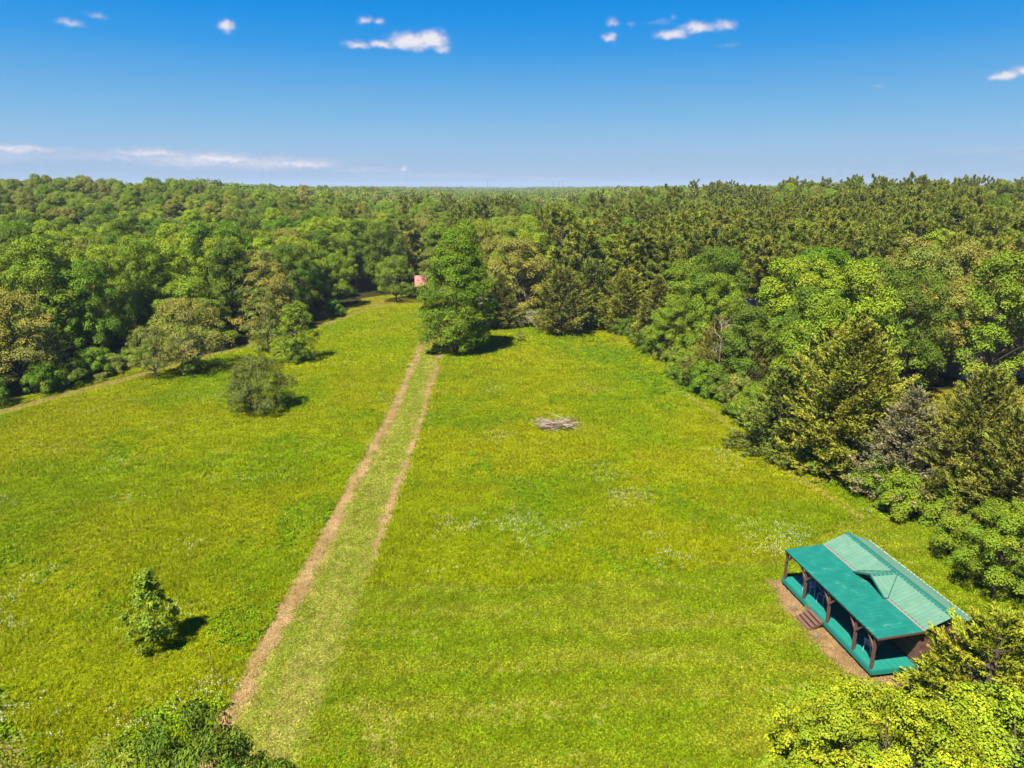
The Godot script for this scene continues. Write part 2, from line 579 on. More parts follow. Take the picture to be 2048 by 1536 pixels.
func scatter(called: String, m: Mesh, mat: Material, buf: PackedFloat32Array, label: String, category: String) -> void:
	var mm := MultiMesh.new()
	mm.transform_format = MultiMesh.TRANSFORM_3D
	mm.use_colors = true
	mm.mesh = m
	mm.instance_count = buf.size() / 16
	mm.buffer = buf
	var o := MultiMeshInstance3D.new()
	o.name = numbered(called)
	o.multimesh = mm
	o.material_override = mat
	add_child(o)
	tag(o, label, category, "", "stuff")

func push(buf: PackedFloat32Array, p: Vector3, turn: float, sx: float, sy: float, c: Vector3) -> void:
	var co := cos(turn) * sx
	var si := sin(turn) * sx
	buf.append_array(PackedFloat32Array([co, 0, si, p.x, 0, sy, 0, p.y, -si, 0, co, p.z, c.x, c.y, c.z, 1.0]))

# ------------------------------------------------------------------ sky
func sky_row(el: float) -> Vector3:      # linear colour of clear air by elevation in degrees
	var k := [[-90.0, 0.30, 0.36, 0.30], [-6.0, 0.34, 0.43, 0.48], [0.0, 0.385, 0.495, 0.685], [1.2, 0.365, 0.505, 0.71], [3.0, 0.315, 0.53, 0.76], [5.0, 0.215, 0.485, 0.775], [7.5, 0.118, 0.405, 0.775], [10.0, 0.034, 0.325, 0.785], [12.0, 0.008, 0.285, 0.790], [13.5, 0.002, 0.258, 0.785], [25.0, 0.003, 0.175, 0.64], [50.0, 0.004, 0.11, 0.46], [90.0, 0.004, 0.085, 0.38]]
	for i in k.size() - 1:
		if el <= k[i + 1][0]:
			var t: float = (el - k[i][0]) / (k[i + 1][0] - k[i][0])
			return Vector3(k[i][1], k[i][2], k[i][3]).lerp(Vector3(k[i + 1][1], k[i + 1][2], k[i + 1][3]), t)
	return Vector3(0.004, 0.085, 0.38)

const SKY_W := 4096
func puff(az: float, el: float, blobs: Array, dens: float, sd: float, tone := Vector3(0.86, 0.83, 0.88)) -> void:
	# a cloud: soft blobs [dx, dy, rx, ry, strength] in degrees, broken up by noise
	var lo := Vector2(99, 99)
	var hi := Vector2(-99, -99)
	for b in blobs:
		lo = lo.min(Vector2(b[0] - b[2] * 2.2, b[1] - b[3] * 2.2))
		hi = hi.max(Vector2(b[0] + b[2] * 2.2, b[1] + b[3] * 2.2))
	var ppd := SKY_W / 360.0
	for j in range(int((90.0 - el - hi.y) * ppd), int((90.0 - el - lo.y) * ppd) + 1):
		for i in range(int(floor((az + lo.x) * ppd)), int((az + hi.x) * ppd) + 1):
			var dx := (i + 0.5) / ppd - az
			var dy := 90.0 - (j + 0.5) / ppd - el
			var wx := dx + 0.34 * n_fine.get_noise_2d(dx * 26.0 + sd, dy * 40.0)
			var wy := dy + 0.20 * n_fine.get_noise_2d(dx * 26.0 + sd + 70.0, dy * 40.0)
			var s := 0.0
			for b in blobs:
				var q := Vector2((wx - b[0]) / b[2], (wy - b[1]) / (b[3] if wy > b[1] else b[3] * 0.75))
				s = maxf(s, b[4] * exp(-q.length_squared() * 1.4))
			s += 0.30 * n_fine.get_noise_2d(dx * 60.0 + sd, dy * 110.0) * s
			var a := sstep(0.10, 0.92, s) * dens
			if a > 0.004:
				var x := posmod(i, SKY_W)
				var old := sky_img.get_pixel(x, j)
				var body := 0.80 + 0.20 * sstep(0.35, 0.95, s)
				sky_img.set_pixel(x, j, Color(lerpf(old.r, tone.x * body / EXPO, a), lerpf(old.g, tone.y * body / EXPO, a), lerpf(old.b, tone.z * (0.4 + 0.6 * body) / EXPO, a)))

func px_dir(px: float, py: float) -> Vector2:      # (azimuth right of north, elevation) in degrees
	var r := ray(px, py).normalized()
	return Vector2(rad_to_deg(atan2(r.x, -r.z)), rad_to_deg(asin(r.y)))

func cloud(px: float, py: float, blobs: Array, dens: float, sd: float) -> void:    # sizes given in photograph pixels
	var d := px_dir(px, py)
	var k := 1.0 / 25.5
	var bb := []
	for b in blobs:
		bb.append([b[0] * k, -b[1] * k, b[2] * k, b[3] * k, b[4]])
	puff(d.x, d.y, bb, dens, sd)

func make_sky() -> Sky:
	sky_img = Image.create_empty(SKY_W, SKY_W / 2, false, Image.FORMAT_RGBF)
	for j in SKY_W / 2:
		var c := sky_row(90.0 - (j + 0.5) * 360.0 / SKY_W) / EXPO
		sky_img.fill_rect(Rect2i(0, j, SKY_W, 1), Color(c.x, c.y, c.z))
	# the clouds in the photograph
	cloud(800, 84, [[-80, 8, 32, 10, 0.75], [-35, 6, 35, 10, 0.9], [20, 0, 48, 19, 1.15], [62, -4, 36, 20, 1.15], [82, 12, 22, 12, 0.7]], 0.97, 11.0)
	cloud(742, 41, [[-10, 0, 18, 9, 0.8], [14, 2, 16, 8, 0.75]], 0.85, 30.0)
	cloud(451, 54, [[0, 0, 18, 13, 0.95], [5, -6, 12, 8, 0.8]], 0.95, 51.0)
	cloud(142, 47, [[0, 0, 28, 8, 0.72]], 0.75, 66.0)
	cloud(195, 32, [[0, 0, 24, 7, 0.55]], 0.7, 77.0)
	cloud(1221, 62, [[0, 12, 17, 11, 0.85], [4, -14, 18, 10, 0.62]], 0.85, 95.0)
	cloud(1330, 42, [[-62, 4, 16, 6, 0.4], [-10, 2, 40, 7, 0.35], [14, -4, 10, 7, 0.5]], 0.7, 120.0)
	cloud(1392, 58, [[-42, 8, 36, 11, 0.95], [4, -2, 40, 12, 0.95], [50, -2, 30, 12, 0.75]], 0.92, 140.0)
	cloud(1455, 90, [[0, 0, 34, 6, 0.40]], 0.6, 160.0)
	cloud(2020, 147, [[-8, 4, 26, 9, 0.95], [18, -2, 24, 9, 0.95]], 0.95, 180.0)
	cloud(1750, 172, [[0, 0, 20, 5, 0.50]], 0.6, 200.0)
	cloud(1118, 140, [[0, 0, 14, 5, 0.3]], 0.5, 210.0)
	cloud(811, 337, [[0, 0, 10, 5, 0.9]], 0.9, 220.0)
	# the long low bank near the skyline
	cloud(150, 318, [[180, -3, 470, 11, 0.50], [-160, -4, 210, 24, 0.5], [-100, -14, 130, 10, 0.75], [60, -8, 150, 16, 0.42], [120, -12, 100, 11, 0.75], [200, 0, 160, 26, 0.62], [230, -4, 90, 12, 0.9], [320, 4, 150, 22, 0.62], [380, 4, 100, 11, 0.78], [500, 14, 120, 9, 0.42], [640, 24, 240, 8, 0.36], [850, 30, 120, 8, 0.34]], 1.0, 240.0)
	cloud(1980, 300, [[0, 0, 120, 12, 0.40], [120, 14, 180, 14, 0.36]], 0.6, 260.0)
	# the same fair-weather sky goes on all round
	rng.seed = 77
	for k in 46:
		var az := rng.randf_range(42.0, 318.0)
		var el := rng.randf_range(6.0, 30.0)
		var w := rng.randf_range(0.5, 2.4)
		puff(az - (360.0 if az > 180.0 else 0.0), el, [[-w * 0.6, 0, w, w * 0.3, 0.8], [w * 0.4, w * 0.1, w * 0.8, w * 0.42, 1.0]], rng.randf_range(0.6, 0.95), k * 13.0)
	for k in 9:
		puff(60.0 + k * 29.0 - (360.0 if k > 4 else 0.0), 1.8, [[-4, 0, 7, 0.5, 0.6], [4, -0.1, 6, 0.45, 0.6]], 0.75, 500.0 + k * 9.0)
	var pm := PanoramaSkyMaterial.new()
	pm.panorama = ImageTexture.create_from_image(sky_img)
	var s := Sky.new()
	s.sky_material = pm
	return s

# ------------------------------------------------------------------ ground and grass
func steps(a: float, b: float, d: float) -> Array:
	var o := []
	var x := a
	while x < b - 0.001:
		o.append(x)
		x += d
	return o

func make_ground() -> void:
	var far := [14.0, 30.0, 55.0, 90.0, 135.0, 190.0, 260.0, 340.0, 440.0, 560.0, 700.0, 880.0, 1100.0, 1400.0, 1750.0, 2200.0, 2700.0, 3300.0, 4000.0, 5000.0, 6500.0]
	var xs := []
	for k in range(far.size() - 1, -1, -1):
		xs.append(-84.0 - far[k])
	xs.append_array(steps(-84.0, 92.0, 0.9))
	for f in far:
		xs.append(92.0 + f)
	var zs := []
	for k in range(far.size() - 1, -1, -1):
		zs.append(-196.0 - far[k])
	zs.append_array(steps(-196.0, 4.0, 0.9))
	for f in [4.0, 40.0, 120.0]:
		zs.append(f)
	fresh()
	var w := xs.size()
	for z in zs:
		for x in xs:
			V.append(Vector3(x, gh(x, z), z))
			var c: Vector3
			if x < -90.0 or x > 95.0 or z < -200.0:
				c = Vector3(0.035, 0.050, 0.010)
			elif in_field(x, z) or Geometry2D.is_point_in_polygon(Vector2(x, z), yard):
				var k := zone(x, z)
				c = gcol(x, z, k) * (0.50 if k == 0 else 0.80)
			else:
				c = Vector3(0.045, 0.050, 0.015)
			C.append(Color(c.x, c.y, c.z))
	for j in zs.size():
		for i in w:
			var e := 1.0
			N.append(Vector3(gh(xs[i] - e, zs[j]) - gh(xs[i] + e, zs[j]), 2.0 * e, gh(xs[i], zs[j] - e) - gh(xs[i], zs[j] + e)).normalized())
	for j in zs.size() - 1:
		for i in w - 1:
			var a := j * w + i
			I.append_array(PackedInt32Array([a, a + 1, a + w, a + 1, a + w + 1, a + w]))
	var g := part("ground", done(), M.soil, self)
	tag(g, "", "", "", "structure")

func tuft_mesh(sd: int, subs: int, n: int, rad: float, h: float, wd: float, lean: float) -> ArrayMesh:
	# a patch of small tufts, each of its own tone and height, with a few flat leaves among the blades
	rng.seed = sd
	fresh()
	for q in subs:
		var a := rng.randf() * TAU
		var c := Vector3(cos(a), 0, sin(a)) * rad * sqrt(rng.randf())
		var tone := rng.randf_range(0.42, 1.55)
		var y := rng.randf_range(-0.20, 0.17)
		var th := h * rng.randf_range(0.45, 1.3)
		for k in n:
			var p := c + Vector3(rng.randf_range(-1, 1), 0, rng.randf_range(-1, 1)) * 0.06
			var hh := th * rng.randf_range(0.7, 1.2)
			var l := Vector3(rng.randf_range(-1, 1), 0, rng.randf_range(-1, 1)) * lean * hh
			var s := Vector3(rng.randf_range(-1, 1), 0, rng.randf_range(-1, 1)).normalized() * wd * rng.randf_range(0.6, 1.3)
			var v := tone * rng.randf_range(0.85, 1.15)
			blade(p + Vector3(0, -0.02, 0), p + l + Vector3(0, hh, 0), s, Color(v * (1.0 + y), v, v))
		for k in 3:
			var v := tone * rng.randf_range(0.8, 1.25)
			var p := c + Vector3(rng.randf_range(-1, 1) * 0.06, th * rng.randf_range(0.3, 0.85), rng.randf_range(-1, 1) * 0.06)
			leaf(p, Vector3(rng.randf_range(-1, 1), rng.randf_range(-0.2, 0.5), rng.randf_range(-1, 1)).normalized(), (Vector3.UP + rv() * 0.5).normalized(), 0.085, 0.045, Color(v * (1.0 + y), v, v))
	return done()

func straw_mesh(sd: int, n: int, rad: float, ln: float) -> ArrayMesh:
	rng.seed = sd
	fresh()
	for k in n:
		var a := rng.randf() * TAU
		var p := Vector3(cos(a), 0, sin(a)) * rad * sqrt(rng.randf()) + Vector3(0, rng.randf() * 0.10, 0)
		var d := Vector3(rng.randf_range(-1, 1), rng.randf_range(-0.12, 0.28), rng.randf_range(-1, 1)).normalized() * ln * rng.randf_range(0.5, 1.2)
		var s := d.cross(Vector3.UP).normalized() * 0.016
		var v := rng.randf_range(0.7, 1.25)
		blade(p, p + d, s, Color(v, v * rng.randf_range(0.92, 1.08), v))
	return done()

func weed_mesh(sd: int, n: int, rad: float, h: float, ls: float) -> ArrayMesh:
	rng.seed = sd
	fresh()
	for k in n:
		var d := (sph() + Vector3(0, 0.6, 0)).normalized()
		var p := Vector3(d.x * rad, absf(d.y) * h, d.z * rad) * sqrt(rng.randf())
		var nn := (d + Vector3(0, 0.8, 0) + rv() * 0.5).normalized()
		var v := rng.randf_range(0.75, 1.2)
		leaf(p, (nn.cross(rv()).normalized() + d * 0.4).normalized(), nn, ls * rng.randf_range(0.7, 1.2), ls * 0.6, Color(v, v, v))
	return done()

func in_view(x: float, z: float, more := 1.06) -> bool:
	var d := -z
	return d > 15.0 and absf(x) < (0.752 * (d * cos(PITCH) + 7.8)) * more + 3.0

func make_grass() -> void:
	var tall := [PackedFloat32Array(), PackedFloat32Array(), PackedFloat32Array()]
	var short := [PackedFloat32Array(), PackedFloat32Array()]
	var straw := [PackedFloat32Array(), PackedFloat32Array()]
	var weeds := [PackedFloat32Array(), PackedFloat32Array()]
	var flowers := PackedFloat32Array()
	rng.seed = 4242
	for ring in [[22.0, 62.0, 0.26], [62.0, 105.0, 0.36], [105.0, 190.0, 0.58]]:
		var cell: float = ring[2]
		var z: float = -ring[0]
		while z > -ring[1]:
			z -= cell
			var half := 0.752 * (-z * cos(PITCH) + 7.8) * 1.06 + 3.0
			var x := -half
			while x < half:
				x += cell
				var qx := x + rng.randf_range(-0.5, 0.5) * cell
				var qz := z + rng.randf_range(-0.5, 0.5) * cell
				var yd := Geometry2D.is_point_in_polygon(Vector2(qx, qz), yard)
				if not in_field(qx, qz) and not yd:
					continue
				var k := 6 if yd else zone(qx, qz)
				var c := gcol(qx, qz, k)
				var y := gh(qx, qz)
				var big: float = cell / 0.32
				var tn := rng.randf() * TAU
				var v := rng.randf_range(0.78, 1.25)
				var p := Vector3(qx, y, qz)
				if k == 0:
					var b := n_mid.get_noise_2d(qx * 2.2 + 11.0, qz * 2.2)
					var hh := (0.85 + 0.55 * b + rng.randf_range(-0.3, 0.45)) * (0.8 + 0.2 * big)
					v *= 1.0 + 0.22 * n_mid.get_noise_2d(qx * 7.0, qz * 7.0 + 3.0)
					if rng.randf() < 0.05:
						c = c.lerp(Vector3(0.30, 0.25, 0.04), 0.5)
					push(tall[rng.randi() % 3], p, tn, big, maxf(hh, 0.4), c * v)
					# leafy weeds in drifts
					var wn := n_mid.get_noise_2d(qx * 1.3 + 200.0, qz * 1.3)
					var bias := 0.0
					bias += 0.38 * exp(-Vector2(qx + 5.0, (qz + 73.0)).length_squared() / 50.0)
					bias += 0.62 * exp(-pow((qx - (18.0 + (qz + 110.0) * 0.22)) / 7.0, 2.0)) * sstep(-70.0, -90.0, qz) * sstep(-138.0, -128.0, qz)
					bias += 0.44 * sstep(-38.0, -32.0, qz) * sstep(-14.0, -19.0, qx)
					bias += 0.06 * sstep(-5.0, -2.0, -absf(qx + 17.4)) * (1.0 if qx < -16.0 else 0.0)
					if wn + bias + rng.randf_range(-0.55, 0.1) > 0.34:
						var gr := Vector3(0.090, 0.170, 0.004).lerp(Vector3(0.140, 0.225, 0.005), rng.randf())
						push(weeds[rng.randi() % 2], p, tn, rng.randf_range(0.5, 1.25) * (0.7 + 0.3 * big) * (1.0 + 0.9 * bias), rng.randf_range(0.6, 1.3) * (1.0 + 0.6 * bias), gr * v)
					var fn := n_mid.get_noise_2d(qx * 2.0 - 90.0, qz * 2.0 + 40.0)
					var fb := 0.30 * exp(-pow((qx - 1.0) / 9.0, 2.0) - pow((qz + 53.0) / 9.0, 2.0)) + 0.06 * sstep(-45.0, -30.0, qz) * sstep(-15.0, -22.0, qx) + 0.16 * exp(-pow((qx - 20.0) / 8.0, 2.0) - pow((qz + 55.0) / 9.0, 2.0))
					if fn + fb + rng.randf_range(-0.8, 0.1) > 0.38:
						push(flowers, p + Vector3(0, 0.28 * hh, 0), tn, rng.randf_range(0.7, 1.2), 1.0, Vector3.ONE)
				elif k == 2 or k == 5:
					push(straw[rng.randi() % 2], p, tn, big * 1.1, rng.randf_range(0.7, 1.3), c * v)
					if rng.randf() < (0.22 if k == 2 else 0.10):
						push(short[rng.randi() % 2], p, tn, big * 0.6, 1.2, Vector3(0.15, 0.16, 0.03))
				elif k == 4:
					if rng.randf() < 0.5:
						push(short[rng.randi() % 2], p, tn, big, 0.5, c * v)
				else:
					var hs := 1.0 if k == 3 else 0.6
					v *= 1.0 + 0.25 * n_mid.get_noise_2d(qx * 6.0, qz * 9.0 + 3.0)
					push(short[rng.randi() % 2], p, tn, big, hs * rng.randf_range(0.5, 1.9), c * v)
					if k == 3:
						var hay := n_mid.get_noise_2d(qx * 1.5, qz * 9.0) + 0.5 * n_mid.get_noise_2d(qx * 6.0 + 80.0, qz * 6.0)
						if hay + rng.randf_range(-1.0, 0.12) > 0.28:
							push(straw[rng.randi() % 2], p, tn, rng.randf_range(0.2, 0.55), 0.8, Vector3(0.36, 0.31, 0.10) * v)
						if rng.randf() < 0.006 + 0.35 * maxf(n_mid.get_noise_2d(qx * 3.0, qz * 3.0 + 400.0) - 0.22, 0.0):
							push(weeds[rng.randi() % 2], p, tn, rng.randf_range(0.4, 0.8), 0.6, Vector3(0.095, 0.18, 0.004) * v)
					elif k == 1 and rng.randf() < 0.10:
						push(straw[rng.randi() % 2], p, tn, 0.6, 0.5, Vector3(0.34, 0.25, 0.09) * v)
	for k in 3:
		scatter("meadow_grass", tuft_mesh(100 + k, 11, 8, 0.34, 0.27, 0.014, 0.75), M.grass, tall[k], "tall uncut green and yellow meadow grass across the open field", "grass")
	for k in 2:
		scatter("mown_grass", tuft_mesh(200 + k, 12, 7, 0.34, 0.10, 0.013, 1.0), M.grass, short[k], "short mown grass of the strip and the cabin lawn", "grass")
		scatter("straw_litter", straw_mesh(300 + k, 46, 0.34, 0.22), M.dry, straw[k], "pale tan dry straw lying along the mown edges", "straw")
		scatter("leafy_weeds", weed_mesh(400 + k, 46, 0.42, 0.42, 0.16), M.grass, weeds[k], "low broad-leaved green weeds growing in drifts in the meadow", "weeds")
	rng.seed = 9
	fresh()
	for k in 5:
		var a := rng.randf() * TAU
		var p := Vector3(cos(a), 0, sin(a)) * 0.3 * rng.randf() + Vector3(0, rng.randf_range(0.0, 0.12), 0)
		for q in 2:
			leaf(p, Vector3(rng.randf_range(-1, 1), 0.1, rng.randf_range(-1, 1)).normalized(), Vector3.UP, 0.042, 0.036, Color(1, 1, 1))
	scatter("white_wildflowers", done(), M.petal, flowers, "tiny white wildflowers dotted in patches over the meadow grass", "wildflowers")
	print("grass ", tall[0].size() / 16 * 3, " short ", short[0].size() / 16 * 2, " straw ", straw[0].size() / 8, " weeds ", weeds[0].size() / 8, " fl ", flowers.size() / 16)

# ------------------------------------------------------------------ woodland
var PR := {}
const ROUND := [0.50, 0.86, 1.0, 0.97, 0.80, 0.42]
const OVAL := [0.55, 0.85, 1.0, 0.92, 0.70, 0.28]
const TALL := [0.80, 0.98, 1.0, 0.95, 0.82, 0.62, 0.26]
const CONE := [0.92, 1.0, 0.90, 0.72, 0.50, 0.28, 0.06]
const FLAT := [0.62, 1.0, 1.0, 0.85, 0.45]
const DOME := [1.0, 1.0, 0.92, 0.72, 0.35]

func make_protos() -> void:
	PR.oak_a = broadleaf(1, {"h": 18.0, "r": 6.2, "base": 4.0, "clumps": 170, "leaves": 205, "leaf": 0.245, "clump": 1.35, "prof": ROUND, "limbs": 22})
	PR.oak_b = broadleaf(2, {"h": 17.0, "r": 5.6, "base": 3.0, "clumps": 150, "leaves": 200, "leaf": 0.24, "clump": 1.30, "prof": ROUND, "limbs": 20})
	PR.oak_c = broadleaf(3, {"h": 16.0, "r": 5.2, "base": 2.0, "clumps": 140, "leaves": 195, "leaf": 0.235, "clump": 1.25, "prof": DOME, "limbs": 20})
	PR.tulip_a = broadleaf(4, {"h": 21.0, "r": 4.8, "base": 3.5, "clumps": 170, "leaves": 175, "leaf": 0.24, "clump": 1.20, "prof": TALL, "limbs": 20})
	PR.tulip_b = broadleaf(5, {"h": 20.0, "r": 4.4, "base": 4.5, "clumps": 150, "leaves": 175, "leaf": 0.24, "clump": 1.15, "prof": OVAL, "limbs": 20})
	PR.lone = broadleaf(6, {"h": 21.4, "r": 5.7, "base": 0.6, "clumps": 430, "leaves": 215, "leaf": 0.235, "clump": 1.45, "lob": 0.2, "prof": [0.92, 1.0, 1.0, 1.0, 0.9, 0.74, 0.5, 0.22], "limbs": 30, "trunk": 0.34})
	PR.small_a = broadleaf(7, {"h": 10.0, "r": 5.2, "base": 2.2, "clumps": 210, "leaves": 66, "leaf": 0.22, "clump": 0.85, "prof": FLAT, "limbs": 46, "slim": 0.5, "trunk": 0.20})
	PR.small_b = broadleaf(8, {"h": 10.5, "r": 3.6, "base": 0.5, "clumps": 170, "leaves": 62, "leaf": 0.22, "clump": 0.75, "prof": TALL, "limbs": 40, "slim": 0.55, "trunk": 0.16})
	PR.shrub = broadleaf(9, {"h": 3.2, "r": 2.3, "base": 0.15, "clumps": 80, "leaves": 150, "leaf": 0.155, "clump": 0.62, "prof": DOME, "limbs": 14, "trunk": 0.06})
	PR.cedar_a = cedar(11, {"h": 13.0, "r": 4.6, "branches": 230, "sprays": 22, "needles": 4, "spray": 0.5, "thick": 0.9, "prof": CONE, "slim": 0.26})
	PR.cedar_b = cedar(12, {"h": 12.0, "r": 5.0, "branches": 230, "sprays": 22, "needles": 4, "spray": 0.5, "thick": 0.9, "prof": [0.8, 1.0, 1.05, 1.0, 0.85, 0.6, 0.25], "slim": 0.26})
	PR.cedar_c = cedar(13, {"h": 10.0, "r": 4.6, "branches": 150, "sprays": 30, "needles": 4, "spray": 0.46, "thick": 0.4, "prof": [1.0, 1.0, 0.85, 0.6, 0.35, 0.1], "slim": 0.26, "rise0": -0.05})
	PR.cedar_d = cedar(14, {"h": 12.0, "r": 4.6, "branches": 230, "sprays": 22, "needles": 4, "spray": 0.42, "thick": 0.9, "prof": [0.85, 1.0, 0.95, 0.85, 0.6, 0.35, 0.1], "slim": 0.2, "dead": 0.45})
	PR.big_cedar = cedar(17, {"h": 15.0, "r": 7.0, "branches": 340, "sprays": 42, "needles": 4, "spray": 0.46, "thick": 0.75, "prof": [0.9, 1.0, 1.0, 0.9, 0.74, 0.5, 0.16], "slim": 0.26, "rise0": 0.05})
	PR.round_cedar = broadleaf(16, {"h": 7.0, "r": 4.3, "base": 0.3, "clumps": 230, "leaves": 120, "leaf": 0.24, "clump": 0.85, "prof": [0.95, 1.0, 0.98, 0.86, 0.62, 0.3], "limbs": 30, "slim": 0.3, "trunk": 0.14, "lob": 0.7})
	PR.pine_a = pine(21, {"h": 23.0, "r": 4.2, "base": 8.5, "branches": 62, "tufts": 17, "needles": 32, "tuft": 0.60})
	PR.pine_b = pine(22, {"h": 21.0, "r": 4.6, "base": 7.0, "branches": 58, "tufts": 17, "needles": 32, "tuft": 0.62})
	PR.pine_c = pine(23, {"h": 19.0, "r": 3.8, "base": 6.0, "branches": 54, "tufts": 17, "needles": 32, "tuft": 0.60})
	PR.far_a = broadleaf(31, {"h": 17.0, "r": 5.6, "base": 5.0, "clumps": 60, "leaves": 26, "leaf": 0.95, "clump": 1.9, "prof": ROUND, "limbs": 4})
	PR.far_b = broadleaf(32, {"h": 19.0, "r": 5.0, "base": 5.0, "clumps": 60, "leaves": 26, "leaf": 0.92, "clump": 1.8, "prof": OVAL, "limbs": 4})
	PR.far_c = broadleaf(33, {"h": 18.0, "r": 6.0, "base": 6.0, "clumps": 64, "leaves": 26, "leaf": 0.95, "clump": 1.9, "prof": DOME, "limbs": 4})

var tree_spots := []      # [Vector2, radius] of trees already placed
func crowded(p: Vector2, r: float) -> bool:
	for s in tree_spots:
		if p.distance_squared_to(s[0]) < pow((r + s[1]) * 0.66, 2.0):
			return true
	return false

# things that must stay in sight through the trees: [pixel box, ground distance]
var windows := [[Rect2(818, 548, 32, 46), 186.0], [Rect2(958, 594, 16, 22), 166.0], [Rect2(1492, 596, 36, 16), 150.0], [Rect2(1518, 520, 16, 80), 148.0], [Rect2(1985, 684, 70, 72), 98.0], [Rect2(1900, 728, 60, 30), 98.0], [Rect2(1935, 776, 113, 26), 92.0], [Rect2(306, 428, 26, 14), 246.0]]
func to_px(p: Vector3) -> Vector2:
	var v := p - Vector3(0, EYE_H, 0)
	var c := cos(PITCH)
	var s := sin(PITCH)
	var y := v.y * c - v.z * s
	var z := v.y * s + v.z * c
	return Vector2(1024.0 - F * v.x / z, 768.0 + F * y / z)

func hides(p: Vector3, h: float, r: float) -> bool:
	var d := Vector2(p.x, p.z).length()
	var a := to_px(p + Vector3(0, h, 0))
	var b := to_px(p)
	var w := r * 0.95 * F / d
	var bx := Rect2(a.x - w, a.y, 2.0 * w, maxf(b.y - a.y, 1.0))
	for q in windows:
		if d < q[1] and bx.intersects(q[0]):
			return true
	return false

func px_tree(called: String, proto: String, mat: String, bx: float, by: float, ty: float, hw: float, turn: float, label: String, category := "tree", group := "", bark: Material = null) -> void:
	var p := at(bx, by)
	p.y = gh(p.x, p.z)
	var h := top_h(p, bx, ty)
	var r := hw / F * Vector2(p.z, EYE_H - h * 0.5).length() * (1.2 if proto in ["cedar_a", "cedar_b", "cedar_d"] else 1.0)
	tree_spots.append([Vector2(p.x, p.z), r])
	plant(called, PR[proto], M[mat], p, h, r, turn, label, category, group, bark)

